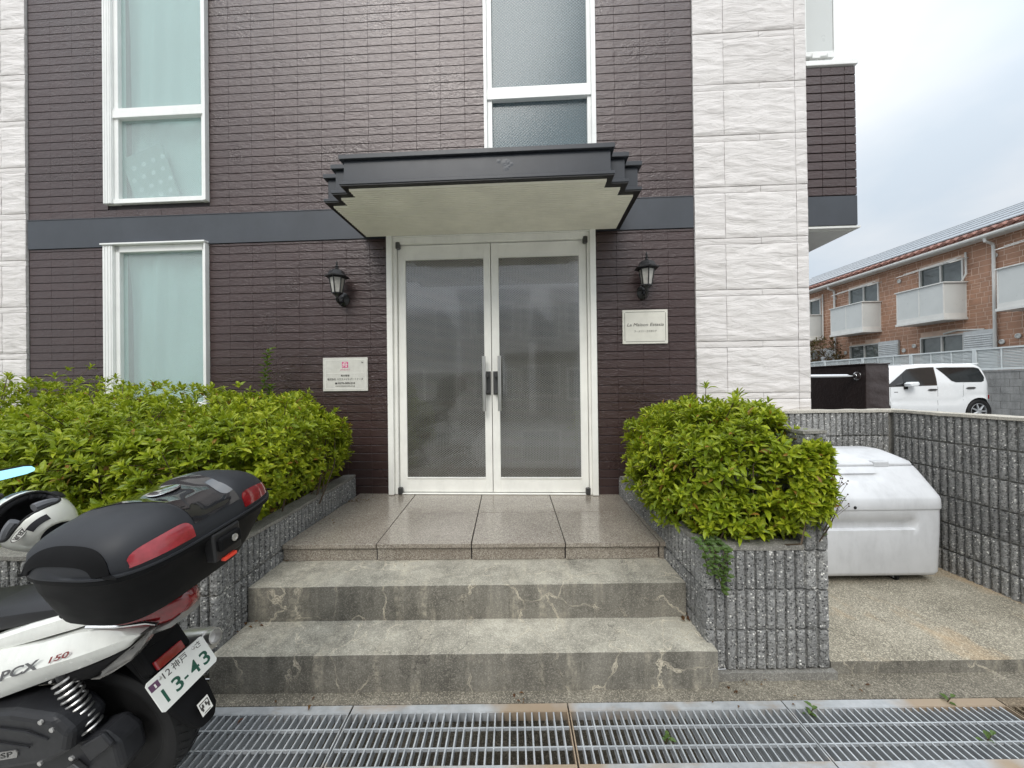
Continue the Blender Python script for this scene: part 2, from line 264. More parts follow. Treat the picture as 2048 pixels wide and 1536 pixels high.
M = dict(
    brick=m_brick(), stone=m_stone(), block=m_block(), granite=m_granite(), galv=m_galv(), galvframe=m_galv('weathered grating frame', True), doorglass=m_doorglass(),
    mortar=simple('dark joint', (0.022, 0.018, 0.02), 0.8),
    slate=simple('slate grey paint', (0.047, 0.053, 0.063), 0.42, var=0.12, vscale=2.5, dirt=0.25),
    canopy=simple('charcoal blue paint', (0.027, 0.031, 0.039), 0.36, var=0.12, vscale=4, dirt=0.2),
    black=simple('black paint', (0.012, 0.012, 0.013), 0.45),
    soffit=simple('cream soffit', (0.80, 0.775, 0.66), 0.5, var=0.08, vscale=3, dirt=0.12),
    alu=simple('white aluminium', (0.82, 0.83, 0.81), 0.35, var=0.05, vscale=5, dirt=0.10),
    aludoor=simple('ivory aluminium', (0.89, 0.885, 0.83), 0.35, var=0.05, vscale=5, dirt=0.12),
    steel=simple('brushed steel', (0.62, 0.61, 0.59), 0.34, 0.9, var=0.03, vscale=8),
    darksteel=simple('dark bronze metal', (0.10, 0.10, 0.10), 0.4, 0.7),
    curtain=simple('pale curtain', (0.66, 0.76, 0.75), 0.9, var=0.06, vscale=1.5),
    dimroom=simple('dim room stand-in', (0.22, 0.29, 0.31), 0.9, var=0.15, vscale=1.2),  # added sheet, its grey stands in for the dim room behind the glass
    glassw=m_wireglass('figured window glass', (0.84, 0.93, 0.92), 0.26, 0.024, 0.35),
    glassw2=m_wireglass('wired window glass', (0.37, 0.47, 0.51), 0.30, 0.032, 0.34, (0.42, 0.48, 0.49), 0.036),
    lamp=simple('lantern black metal', (0.010, 0.010, 0.011), 0.38),
    lampglass=simple('frosted lamp glass', (0.42, 0.41, 0.38), 0.35, var=0.2, vscale=25),
    plate=simple('sign plate', (0.60, 0.59, 0.54), 0.3, var=0.08, vscale=14, dirt=0.15),
    plate2=simple('ivory sign plate', (0.66, 0.645, 0.575), 0.3, var=0.05, vscale=14, dirt=0.06),
    ink=simple('dark lettering', (0.055, 0.05, 0.045), 0.6), pink=simple('pink print', (0.60, 0.10, 0.24), 0.6),
    white=simple('white print', (0.78, 0.77, 0.72), 0.5, var=0.04),
    apron=m_concrete('worn apron concrete', (0.12, 0.108, 0.085), (0.21, 0.19, 0.15), 0.3, 0.6, 0.5),
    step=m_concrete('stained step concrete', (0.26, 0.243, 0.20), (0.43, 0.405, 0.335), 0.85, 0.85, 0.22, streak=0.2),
    riser=m_concrete('grimy shade-toned riser concrete', (0.15, 0.14, 0.117), (0.275, 0.258, 0.218), 0.95, 0.8, 0.22, streak=0.4),  # grime, plus shade put into the colour so risers fall below the treads
    slab=m_concrete('rusty slab concrete', (0.215, 0.195, 0.15), (0.34, 0.31, 0.245), 0.0, 0.5, 0.55, 0.75),
    cap=m_concrete('mortar capping', (0.15, 0.145, 0.13), (0.26, 0.25, 0.225), 0, 0.5, 0.3),
    capl=m_concrete('pale mortar capping', (0.36, 0.34, 0.29), (0.50, 0.47, 0.41), 0, 0.3, 0.3),
    greyblock=m_concrete('grey concrete block', (0.22, 0.22, 0.215), (0.34, 0.34, 0.33), 0, 0.5, 0.2, streak=0.4),
    asphalt=m_concrete('worn pale road surface', (0.30, 0.295, 0.275), (0.40, 0.39, 0.37), 0, 0.2, 0.4),
    lot=m_concrete('parking asphalt', (0.09, 0.09, 0.09), (0.15, 0.15, 0.148), 0, 0.2, 0.4),
    rustgrate=m_concrete('mud and rust', (0.11, 0.085, 0.06), (0.2, 0.16, 0.11), 0, 0.5, 0.4, 0.7),
    soil=m_concrete('planter soil', (0.035, 0.024, 0.016), (0.08, 0.055, 0.035), 0, 0.4, 0.5),
    leaf=m_leaf('azalea leaf', (0.16, 0.235, 0.014), (0.335, 0.41, 0.020), (0.49, 0.53, 0.032), 0.025, (0.30, 0.15, 0.03)),
    leafdark=m_leaf('dark glossy leaf', (0.05, 0.11, 0.02), (0.07, 0.14, 0.026), (0.10, 0.18, 0.03), 0.0),
    leafmint=m_leaf('creeper leaf', (0.07, 0.13, 0.03), (0.10, 0.17, 0.045), (0.13, 0.20, 0.06), 0.01),
    leafred=m_leaf('maroon leaf', (0.045, 0.016, 0.014), (0.075, 0.028, 0.022), (0.10, 0.042, 0.03), 0.0),
    deadleaf=m_leaf('dead leaf', (0.07, 0.02, 0.012), (0.13, 0.04, 0.025), (0.16, 0.07, 0.03), 0.0),
    twig=simple('twig', (0.075, 0.05, 0.03), 0.8),
    bin=simple('weathered white plastic', (0.565, 0.575, 0.59), 0.48, var=0.08, vscale=3, bscale=220, bstr=0.1, dirt=0.30),
    rubber=simple('black rubber', (0.012, 0.012, 0.0125), 0.6, spec=0.3),
    carpaint=simple('white car paint', (0.80, 0.82, 0.83), 0.25, var=0.02, coat=0.6),
    carglass=simple('tinted car glass', (0.012, 0.014, 0.015), 0.06, var=0.1, spec=0.7),
    chrome=simple('chrome', (0.72, 0.72, 0.72), 0.10, 1.0, var=0.03),
    brownwall=simple('dark brown render', (0.042, 0.030, 0.029), 0.4, var=0.15, bscale=24, bstr=0.6, bdist=0.01),
    housebrick=simple('terracotta ashlar', (0.42, 0.235, 0.155), 0.8, var=0.2, vscale=3.3, bscale=40, bstr=0.4),
    housemortar=simple('pale house mortar', (0.70, 0.52, 0.41), 0.85),
    rooftile=simple('clay roof tile', (0.20, 0.085, 0.06), 0.6, var=0.5, vscale=4),
    solar=simple('solar glass', (0.10, 0.11, 0.13), 0.12, var=0.05, spec=1.0, coat=1.0),
    trim=simple('white house trim', (0.66, 0.66, 0.63), 0.45, var=0.06),
    screen=simple('frosted balcony panel', (0.56, 0.58, 0.565), 0.3, var=0.04, vscale=2),
    fencew=simple('white louvre', (0.62, 0.66, 0.66), 0.45, var=0.05),
    houseglass=simple('house window glass', (0.10, 0.12, 0.118), 0.08, var=0.45, vscale=1.6, spec=1.0),
    shutter=simple('white shutter', (0.60, 0.62, 0.62), 0.45),
    scwhite=simple('pearl white fairing', (0.74, 0.75, 0.71), 0.25, var=0.05, vscale=9, coat=0.5, dirt=0.16),
    scblack=simple('textured black plastic', (0.0065, 0.0065, 0.007), 0.6, spec=0.1, var=0.15, bscale=500, bstr=0.12, bdist=0.001),
    scgrey=simple('matte charcoal plastic', (0.021, 0.0225, 0.026), 0.52, spec=0.28, var=0.1, bscale=600, bstr=0.12, bdist=0.001),
    gloss=simple('gloss black panel', (0.010, 0.010, 0.011), 0.07, var=0.1, coat=1.0),
    engine=simple('engine casing grey', (0.018, 0.0185, 0.021), 0.45, spec=0.35, var=0.2, vscale=15, dirt=0.3),
    seat=simple('black vinyl', (0.014, 0.014, 0.016), 0.45, spec=0.35, bscale=400, bstr=0.15, bdist=0.001),
    red=simple('red lens', (0.20, 0.006, 0.009), 0.12, var=0.25, vscale=30, coat=1.0),
    redpale=simple('faded red lens', (0.30, 0.030, 0.040), 0.2, var=0.3, vscale=22, coat=0.8),
    orange=simple('red button', (0.75, 0.06, 0.03), 0.4),
    clearlens=simple('smoked clear lens', (0.17, 0.165, 0.155), 0.12, var=0.25, vscale=25, coat=1.0),
    numberplate=simple('number plate white', (0.74, 0.75, 0.71), 0.4, var=0.03, dirt=0.06),
    badge=simple('grey badge metal', (0.16, 0.16, 0.165), 0.35, 0.6),
    green=simple('plate green', (0.008, 0.075, 0.045), 0.5), purple=simple('purple sticker', (0.11, 0.045, 0.10), 0.5),
    helm=simple('white helmet shell', (0.72, 0.72, 0.66), 0.22, var=0.05, coat=0.8, dirt=0.06),
    lining=simple('helmet lining', (0.020, 0.020, 0.023), 0.8), foam=simple('grey foam', (0.12, 0.125, 0.135), 0.8),
    mirror=simple('blue mirror glass', (0.38, 0.78, 0.92), 0.06, 1.0, var=0.02),
    visor=m_clear('clear visor'),
    farroof=simple('pale far roof', (0.5, 0.52, 0.54), 0.5), farwall=simple('grey street wall', (0.15, 0.145, 0.13), 0.8),
    farwall2=simple('cream street wall', (0.26, 0.25, 0.22), 0.8), darkroof=simple('dark street roof', (0.05, 0.05, 0.055), 0.6),
    printcloth=simple('pale printed cloth', (0.42, 0.49, 0.475), 0.8), printwhite=simple('white flower print', (0.78, 0.84, 0.83), 0.8),
)

# ------------------------------------------------------------------ mesh helpers
WM = {}
class MB:
    def __init__(s): s.v = []; s.f = []
    def add(s, vs_, fs_):
        b = len(s.v); s.v += [Vector(p) for p in vs_]; s.f += [tuple(b + i for i in f) for f in fs_]; return s
    def box(s, x0, x1, y0, y1, z0, z1):
        return s.add([(x0, y0, z0), (x1, y0, z0), (x1, y1, z0), (x0, y1, z0), (x0, y0, z1), (x1, y0, z1), (x1, y1, z1), (x0, y1, z1)],
                     [(0, 3, 2, 1), (4, 5, 6, 7), (0, 1, 5, 4), (1, 2, 6, 5), (2, 3, 7, 6), (3, 0, 4, 7)])
    def cbox(s, x0, x1, y0, y1, z0, z1, c=0.003):
        """box whose front (y0) edges are chamfered; no back face"""
        return s.add([(x0, y1, z0), (x1, y1, z0), (x1, y1, z1), (x0, y1, z1), (x0, y0 + c, z0), (x1, y0 + c, z0), (x1, y0 + c, z1), (x0, y0 + c, z1),
                      (x0 + c, y0, z0 + c), (x1 - c, y0, z0 + c), (x1 - c, y0, z1 - c), (x0 + c, y0, z1 - c)],
                     [(8, 9, 10, 11), (4, 5, 9, 8), (5, 6, 10, 9), (6, 7, 11, 10), (7, 4, 8, 11), (0, 1, 5, 4), (1, 2, 6, 5), (2, 3, 7, 6), (3, 0, 4, 7)])
    def quad(s, a, b, c, d): return s.add([a, b, c, d], [(0, 1, 2, 3)])
    def prism(s, poly, axis, a0, a1, caps=True):
        """poly: 2-D points; axis 0/1/2 is the extrusion axis, the other two axes (in order) take the points"""
        def mk(p, a):
            q = [0, 0, 0]; o = [i for i in range(3) if i != axis]; q[axis] = a; q[o[0]], q[o[1]] = p; return q
        n = len(poly); vs_ = [mk(p, a0) for p in poly] + [mk(p, a1) for p in poly]
        fs_ = [(i, (i + 1) % n, n + (i + 1) % n, n + i) for i in range(n)]
        if caps: fs_ += [tuple(range(n - 1, -1, -1)), tuple(range(n, 2 * n))]
        return s.add(vs_, fs_)
    def loft(s, rings, cap0=True, cap1=True, closed=True):
        n = len(rings[0]); vs_ = [p for r in rings for p in r]; fs_ = []
        for i in range(len(rings) - 1):
            for j in range(n if closed else n - 1):
                k = (j + 1) % n; fs_.append((i * n + j, i * n + k, (i + 1) * n + k, (i + 1) * n + j))
        if cap0: fs_.append(tuple(range(n - 1, -1, -1)))
        if cap1: fs_.append(tuple(range((len(rings) - 1) * n, len(rings) * n)))
        return s.add(vs_, fs_)
    def grid(s, fn, nu, nv):
        vs_ = [fn(i / nu, j / nv) for j in range(nv + 1) for i in range(nu + 1)]; q = nu + 1
        return s.add(vs_, [(j * q + i, j * q + i + 1, (j + 1) * q + i + 1, (j + 1) * q + i) for j in range(nv) for i in range(nu)])
    def tube(s, pts, r, n=8, caps=True):
        pts = [Vector(p) for p in pts]; rs = r if isinstance(r, (list, tuple)) else [r] * len(pts); rings = []
        for i, p in enumerate(pts):
            t = (pts[min(i + 1, len(pts) - 1)] - pts[max(i - 1, 0)]).normalized()
            a = t.orthogonal().normalized() if i == 0 else (a - t * a.dot(t)).normalized()
            b = t.cross(a); rings.append([p + (a * math.cos(k * 2 * math.pi / n) + b * math.sin(k * 2 * math.pi / n)) * rs[i] for k in range(n)])
        return s.loft(rings, caps, caps)
    def lathe(s, prof, n=16, mat=None, a0=0.0):
        mat = mat or Matrix(); rings = [[mat @ Vector((r * math.cos(a0 + k * 2 * math.pi / n), r * math.sin(a0 + k * 2 * math.pi / n), z)) for k in range(n)] for r, z in prof]
        return s.loft(rings)
    def ball(s, c, rx, ry=None, rz=None, n=10, m=7):
        ry = ry or rx; rz = rz or rx; c = Vector(c)
        rings = [[c + Vector((rx * math.sin(t) * math.cos(k * 2 * math.pi / n), ry * math.sin(t) * math.sin(k * 2 * math.pi / n), -rz * math.cos(t))) for k in range(n)]
                 for t in [max(0.05, math.pi * i / m) if i < m else math.pi - 0.05 for i in range(m + 1)]]
        return s.loft(rings)
    def xf(s, m): s.v = [m @ p for p in s.v]; return s
    def mesh(s, name, mat, smooth=False, angle=None):
        me = bpy.data.meshes.new(name); me.from_pydata([tuple(p) for p in s.v], [], s.f); me.validate(); me.update()
        bm = bmesh.new(); bm.from_mesh(me); bmesh.ops.recalc_face_normals(bm, faces=bm.faces)
        if smooth:
            for f_ in bm.faces: f_.smooth = True
            if angle:
                for e in bm.edges:
                    if len(e.link_faces) == 2 and e.calc_face_angle(0) > R(angle): e.smooth = False
        bm.to_mesh(me); bm.free()
        me.materials.append(mat if not isinstance(mat, str) else M[mat]); return me
    def obj(s, name, mat, parent=None, world=False, smooth=False, angle=35, bevel=0, seg=2, **tags):
        """link as one object; world=True means the points are world points although there is a parent"""
        if world and parent is not None:
            inv = root_matrix(parent).inverted(); s.v = [inv @ p for p in s.v]
        return put(name, s.mesh(name, mat, smooth, angle), parent, bevel=bevel, seg=seg, **tags)
def root_matrix(o):
    m = Matrix()
    while o is not None: m = o.matrix_basis @ m; o = o.parent
    return m
def put(name, me, parent=None, loc=None, rot=None, bevel=0, seg=2, **tags):
    o = bpy.data.objects.new(name, me); col.objects.link(o); o.parent = parent
    if loc is not None: o.location = loc
    if rot is not None: o.rotation_euler = rot
    if bevel:
        b = o.modifiers.new('edge', 'BEVEL'); b.width = bevel; b.segments = seg; b.limit_method = 'ANGLE'; b.angle_limit = R(38); b.harden_normals = False
    for k, v in tags.items(): o[k] = v
    return o
def thing(name, label, cat, loc=(0, 0, 0), rot=(0, 0, 0), group=None):
    o = bpy.data.objects.new(name, None); col.objects.link(o); o.location = loc; o.rotation_euler = rot; o.empty_display_size = 0.2
    o['label'] = label; o['category'] = cat
    if group: o['group'] = group
    return o
def copy_tree(o, parent=None):
    c = o.copy(); col.objects.link(c); c.parent = parent
    for ch in list(o.children): copy_tree(ch, c)
    return c
def lettering(name, s, size, mat, parent, loc, rot, align='CENTER', width=None, shear=0.0, extrude=0.0004, bold=0.0, yalign='CENTER'):
    cu = bpy.data.curves.new(name, 'FONT'); cu.body = s; cu.size = size; cu.align_x = align; cu.align_y = yalign
    cu.shear = shear; cu.extrude = extrude; cu.offset = bold; cu.resolution_u = 3
    t = bpy.data.objects.new('tmp_text', cu); col.objects.link(t)
    dg = bpy.context.evaluated_depsgraph_get(); dg.update()
    me = bpy.data.meshes.new_from_object(t.evaluated_get(dg)); me.name = name
    bpy.data.objects.remove(t); bpy.data.curves.remove(cu)
    if width and len(me.vertices):
        xs = [v.co.x for v in me.vertices]; k = width / max(1e-6, max(xs) - min(xs))
        for v in me.vertices: v.co.x *= k
    me.materials.clear(); me.materials.append(M[mat])
    return put(name, me, parent, loc, rot)

# ================================================================== SETTING
FA = math.atan(0.0535)                      # the facade is turned a little against the steps
FO = Vector((-0.1927, 3.5638, 0.0))
FM = Matrix.Translation(FO) @ Matrix.Rotation(-FA, 4, 'Z')
def fy(x): return FO.y - 0.0535 * (x - FO.x)          # facade line in plan
def FW(a, d, h): return FM @ Vector((a, d, h))

MB().box(-150, 150, -150, 1.462, -0.25, 0.0).obj('road', 'asphalt', kind='structure')
MB().box(-150, 150, 3.9, 250, -0.25, 0.44).obj('ground', 'lot', kind='structure')
MB().box(3.42, 150, 1.8, 3.9, -0.25, 0.44).obj('parking_lot', 'lot', kind='structure')
MB().box(-30, 0.955, 1.80, 1.90, -0.25, 0.0).box(0.955, 3.6, 1.80, 1.97, -0.25, 0.0).box(-30, -1.49, 1.90, 1.97, -.25, 0.0).obj('concrete_apron', 'apron', kind='structure')
# drain channel under the gratings
ch = MB().box(-30, 30, 1.50, 1.76, -0.42, -0.34).box(-30, 30, 1.464, 1.50, -0.42, -0.045).box(-30, 30, 1.76, 1.798, -0.42, -0.045)
ch.obj('drain_channel', 'apron', kind='structure')

def rough_block(x0, x1, y0, y1, z0, z1, name, mat, amp=0.004, step=0.05, riser=None):
    """concrete solid: front, top and ends as jittered grids with a worn arris"""
    m = MB(); nx = max(2, int((x1 - x0) / step)); ny = max(2, int((y1 - y0) / step)); nz_ = max(2, int((z1 - z0) / step))
    def j(p):
        p = Vector(p); n_ = noise.noise_vector(p * 9) * amp + noise.noise_vector(p * 31) * amp * 0.4
        wear = 0
        dy = p.y - y0; dz = z1 - p.z
        if dy < 0.012 and dz < 0.012: n_ = n_ * 0.5 + Vector((0, 0.003, -0.003)) * max(0, noise.noise(p * 14))
        return p + n_
    m.grid(lambda u, v: j((x0 + (x1 - x0) * u, y0, z0 + (z1 - z0) * v)), nx, nz_)
    m.grid(lambda u, v: j((x0 + (x1 - x0) * u, y0 + (y1 - y0) * v, z1)), nx, ny)
    m.grid(lambda u, v: j((x1, y0 + (y1 - y0) * u, z0 + (z1 - z0) * v)), ny, nz_)
    m.grid(lambda u, v: j((x0, y0 + (y1 - y0) * u, z0 + (z1 - z0) * v)), ny, nz_)
    o = m.mesh(name, mat, True, 40); bm = bmesh.new(); bm.from_mesh(o); bmesh.ops.remove_doubles(bm, verts=bm.verts, dist=0.0015)
    bmesh.ops.recalc_face_normals(bm, faces=bm.faces)
    for e in bm.edges:
        if len(e.link_faces) == 2 and e.calc_face_angle(0) > R(42): e.smooth = False
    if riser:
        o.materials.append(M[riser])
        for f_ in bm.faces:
            if abs(f_.normal.z) < 0.5: f_.material_index = 1  # upright faces take the darker mix with shade painted in
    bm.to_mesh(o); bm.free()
    return put(name, o, kind='structure')
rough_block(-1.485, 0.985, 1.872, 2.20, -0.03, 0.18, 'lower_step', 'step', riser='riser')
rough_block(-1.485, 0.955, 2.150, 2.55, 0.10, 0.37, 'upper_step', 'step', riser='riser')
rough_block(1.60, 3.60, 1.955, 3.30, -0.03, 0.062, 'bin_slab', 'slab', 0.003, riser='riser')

# entrance landing of granite tiles: bed + tiles as parts
landing = MB().box(-1.47, 0.955, 2.475, 3.72, 0.30, 0.452).obj('entrance_landing', 'mortar', kind='structure')
xj_f = [-1.484, -0.878, -0.271, 0.327, 0.921, 0.955]; xj_b = [-1.45, -0.909, -0.289, 0.331, 0.963, 1.05]
def tile_quad(pts, z0, z1, g=0.0032):
    c = Vector((sum(p[0] for p in pts) / 4, sum(p[1] for p in pts) / 4)); q = []
    for p in pts:
        d = Vector(p) - c; q.append(Vector(p) - Vector((math.copysign(g, d.x), math.copysign(g, d.y))))
    return MB().prism([tuple(p) for p in q], 2, z0, z1)
def lerp(a, b, t): return a + (b - a) * t
for i in range(5):
    def xr(k, y): return lerp(xj_f[k], xj_b[k], (y - 2.45) / 1.1)
    for row, (ya, yb) in enumerate((( 'f', 'm'), ('m', 'b'))):
        def yy(tag, x): return {'f': 2.44 - 0.012 * x, 'm': 3.045 - 0.018 * x, 'b': fy(x) + 0.02}[tag]
        pts = [(xr(i, 2.45 if ya == 'f' else 3.04), 0), (xr(i + 1, 2.45 if ya == 'f' else 3.04), 0), (xr(i + 1, 3.04 if yb == 'm' else 3.55), 1), (xr(i, 3.04 if yb == 'm' else 3.55), 1)]
        pts = [(x, yy(ya if t == 0 else yb, x)) for x, t in pts]
        zt = 0.48 + random.uniform(-0.0012, 0.0012)
        tile_quad(pts, 0.4535, zt).obj('granite_tile', 'granite', landing, bevel=0.002, seg=2)
for i in range(5):
    a, b = xj_f[i] + 0.004, xj_f[i + 1] - 0.004
    if i == 4: a, b = 0.925, 0.953
    MB().box(a, b, 2.458 - 0.012 * a, 2.474, 0.371, 0.451).obj('granite_tile', 'granite', landing, bevel=0.0015, seg=1)

# ================================================================== APARTMENT BUILDING
B = thing('apartment_building', 'dark brown tiled apartment building with white stone corner piers and a glazed double door', 'building', FO, (0, 0, -FA))
ATOP, BTOP = 7.0, 7.2
W1 = (-3.755, -2.715, 3.293, 6.0); W2 = (-3.765, -2.724, 1.30, 2.887); W3 = (-0.034, 0.987, 3.60, 6.0); DR = (-0.958, 0.965, 0.40, 2.888)
holes = [W1, W2, W3, DR]
def wall_cells(x0, x1, z0, z1, hs):
    xs = sorted({x0, x1, *[h[0] for h in hs], *[h[1] for h in hs]}); zs = sorted({z0, z1, *[h[2] for h in hs], *[h[3] for h in hs]})
    xs = [x for x in xs if x0 <= x <= x1]; zs = [z for z in zs if z0 <= z <= z1]
    for i in range(len(xs) - 1):
        for j in range(len(zs) - 1):
            cx, cz = (xs[i] + xs[i + 1]) / 2, (zs[j] + zs[j + 1]) / 2
            if not any(h[0] < cx < h[1] and h[2] < cz < h[3] for h in hs): yield xs[i], xs[i + 1], zs[j], zs[j + 1]
wall = MB()
hs2 = [(a + 0.012, b - 0.012, c_ + 0.012, d - 0.012) for a, b, c_, d in holes]
for c_ in wall_cells(-5.98, 2.80, 0.30, BTOP, hs2): wall.box(c_[0], c_[1], 0.011, 0.20, c_[2], c_[3])
wall.box(-5.98, -5.8, 0.201, 7, 0.30, BTOP).box(2.64, 2.80, 0.201, 7, 0.30, BTOP).box(-5.8, 2.64, 6.8, 7, 0.30, BTOP).box(-6.0, 2.82, 0, 7, BTOP + .002, BTOP + 0.3)
wall.box(-5.8, 2.64, 0.201, 6.8, 0.25, 0.47).box(-5.8, 2.64, 0.201, 6.8, 3.0, 3.15).box(-1.5, -1.4, 0.202, 6.8, 0.471, 2.999)
wall.obj('wall', 'mortar', B)

# --- brown siding bricks: 28 columns; each is its own part up to the limit, the rest one clad mesh
CW = 6.437 / 28; A0 = -4.585; RH = 0.0768
cells = []
def brick_rows(z_base, n, zmin, zmax):
    for k in range(n): yield max(zmin, z_base + k * RH), min(zmax, z_base + (k + 1) * RH)
rows = list(brick_rows(3.174, 48, 3.174, 6.86)) + [(2.703 - RH * k, 2.703 - RH * (k - 1)) for k in range(-1, 32)] + [(2.8566, 2.884)]
full, cut = [], []
for (z0, z1) in rows:
    for i in range(28):
        x0, x1 = A0 + i * CW, A0 + (i + 1) * CW
        segs = [(x0 + 0.0002, x1 - 0.0002)]; ok = True
        for h in holes:
            if z1 > h[2] + 0.001 and z0 < h[3] - 0.001:
                ns = []
                for a, b in segs:
                    if b <= h[0] or a >= h[1]: ns.append((a, b)); continue
                    if a < h[0] - 0.008: ns.append((a, h[0] - 0.001))
                    if b > h[1] + 0.008: ns.append((h[1] + 0.001, b))
                segs = ns
        for a, b in segs:
            t = (a, b, z0, z1)
            (full if (b - a) > CW - 0.006 and abs(z1 - z0 - RH) < 0.001 else cut).append(t)
def visible(t):
    a, b, z0, z1 = t; c_ = (a + b) / 2
    if c_ < -1.3 and z1 < 1.5: return False
    if 2.9 < z0 < 3.30 and -1.2 < c_ < 1.2: return False
    if z0 < 3.62 and z1 > 2.88 and -1.0 < c_ < 1.0: return False
    return 0.5 < z1 and z0 < 5.2
cand = sorted([t for t in full if visible(t)], key=lambda t: -t[0])
parts, rest = cand[:298], cand[298:] + [t for t in full if not visible(t)] + cut
bw, bh = CW - 0.0004, RH - 0.0050
bme = MB().cbox(-bw / 2, bw / 2, 0.0, 0.0112, -bh / 2, bh / 2, 0.0016).mesh('brick', 'brick')
for a, b, z0, z1 in parts:
    put('brick', bme, B, ((a + b) / 2, random.uniform(-0.0006, 0.0006), (z0 + z1) / 2))
m = MB()
for a, b, z0, z1 in rest: m.cbox(a, b, random.uniform(-0.0006, 0.0006), 0.0112, z0 + 0.0025, z1 - 0.0025, 0.0016)
m.obj('brick_cladding', 'brick', B, kind='stuff')
# belt course
m = MB()
for a, b in ((-4.590, 1.850),): m.box(a, b, -0.010, 0.0105, 2.886, 3.166).box(a, b, -0.014, -0.001, 3.1665, 3.172)
m.obj('belt_course', 'slate', B)

# --- cleft stone piers
def cleft(a0, a1, z0, z1, d0=-0.012, amp=0.010, seed=0.0, fine=True):
    nu = max(2, int((a1 - a0) / 0.022)); nv = max(2, int((z1 - z0) / 0.016))
    m = MB(); g = 0.0016; gz = 1.0 if fine else 1.5
    def fn(u, v):
        x = a0 + g + (a1 - a0 - 2 * g) * u; z = z0 + g * gz + (z1 - z0 - 2 * g * gz) * v
        e = min(1, min(u, 1 - u) * (a1 - a0) / 0.006, min(v, 1 - v) * (z1 - z0) / 0.006)
        s_ = seed + 0.25 * x
        q = Vector((x * 2.6 + seed * 7.3, s_, z * 11 + x * 1.4 + seed * 3.1))
        r1 = 1 - abs(noise.noise(q)) * 2; r2 = 1 - abs(noise.noise(q * 2.3 + Vector((5, 3, 1)))) * 2
        hgt = (r1 * 0.6 + r2 * 0.4) * amp if fine else noise.noise(q * 2) * amp
        return (x, d0 - e * 0.003 - max(0, hgt) * min(1, e + 0.5), z)
    m.grid(fn, nu, nv)
    f0 = [fn(u, v) for u, v in ((0, 0), (1, 0), (1, 1), (0, 1))]
    bk = [(p[0], 0.0105, p[2]) for p in f0]
    m.add(f0 + bk, [(0, 1, 5, 4), (1, 2, 6, 5), (2, 3, 7, 6), (3, 0, 4, 7)])
    return m
per = 0.4614
def pier(cols_, strips_, side):
    for k in range(-1, 13):
        s0 = 1.337 + per * k; s1 = s0 + 0.057; nx_ = s0 + per
        if s0 < 0.4: s0 = 0.44
        for j in range(len(strips_) - 1):
            cleft(strips_[j], strips_[j + 1], s0, s1, amp=0.0035, seed=k * 1.7 + j, fine=False).obj('stone_panel', 'stone', B, smooth=True, angle=60)
        for j in range(len(cols_) - 1):
            cleft(cols_[j], cols_[j + 1], s1, nx_, seed=(k % 3) * 2.1 + j * 5.3 + side).obj('stone_panel', 'stone', B, smooth=True, angle=60)
pier([1.857, 2.125, 2.740, 2.838], [1.857, 2.435, 2.740, 2.838], 0)
pier([-5.98, -5.475, -4.861, -4.604], [-5.98, -5.17, -4.604], 9)
for xa_, xb_ in ((1.858, 2.836), (-5.975, -4.606)): MB().box(xa_, xb_, 0.0055, 0.0102, 0.45, 7.0).obj('pier_backing', 'stone', B)
m = MB().box(2.801, 2.832, 0.0115, 7, 0.3, BTOP); m.obj('side_wall', 'brick', B)

# --- windows
def window(name, a0, a1, z0, z1, ga0, ga1, gz0, mulls, curt, glass, lip=True, ribs=True):
    f = MB()
    f.box(a0, ga0 - 0.045, -0.045, 0.06, z0, z1)                       # left jamb, outer
    if ribs:
        for q in (0.2, 0.5, 0.8): f.box(lerp(a0, ga0 - 0.045, q) - 0.006, lerp(a0, ga0 - 0.045, q) + 0.006, -0.049, -0.0455, z0, z1)
    f.box(ga0 - 0.045, ga0, -0.018, 0.06, z0, z1)
    f.box(ga1, ga1 + 0.035, -0.018, 0.06, z0, z1); f.box(ga1 + 0.035, a1, -0.045, 0.06, z0, z1)
    f.box(ga0 - 0.045, ga1 + 0.035, -0.030, 0.06, z0 + 0.004, gz0 - 0.012); f.box(ga0, ga1, -0.012, 0.06, gz0 - 0.012, gz0)
    for (m0, m1) in mulls:
        f.box(ga0 - 0.044, ga1 + 0.034, -0.034, 0.06, m0, m1 - 0.024); f.box(ga0 - 0.044, ga1 + 0.034, -0.026, 0.06, m1 - 0.020, m1)
    if lip:
        f.box(ga0 - 0.045, ga1 + 0.035, -0.018, 0.06, z1 - 0.062, z1 - 0.001); f.box(a0 - 0.012, a1 + 0.006, -0.062, 0.0, z1 + 0.001, z1 + 0.016)
    wn = f.obj(name, 'alu', B, bevel=0.0025, seg=1)
    p = MB().box(ga0 - 0.004, ga1 + 0.004, 0.018, 0.024, gz0 - 0.004, z1 - (0.06 if lip else 0)); p.obj('pane', glass, wn)
    c_ = MB()
    def fold(u, v):
        x = lerp(ga0 - 0.02, ga1 + 0.02, u)
        k = 0.02 + 0.25 * (1 - v)
        return (x, 0.12 + 0.022 * math.sin(x * 38 + 3.2 * noise.noise(Vector((x * 3, 0, v * 2)))) * (0.4 + noise.noise(Vector((x * 2.5, 7, 0)))) + 0.07 * noise.noise(Vector((x * 3.4, 2, v * 1.8))), lerp(gz0 - 0.02, z1 + 0.02, v))
    c_.grid(fold, 70, 8); c_.obj('curtain', curt, wn, smooth=True, angle=80)
    return wn
window('window', *W1, -3.624, -2.777, 3.350, [(4.130, 4.226)], 'curtain', 'glassw', lip=False)
window('window', *W2, -3.619, -2.777, 1.36, [], 'curtain', 'glassw')
window('window', *W3, 0.040, 0.912, 3.66, [(4.118, 4.232)], 'dimroom', 'glassw2', lip=False, ribs=False)  # uncurtained window: its folded sheet is added in place of the dim room

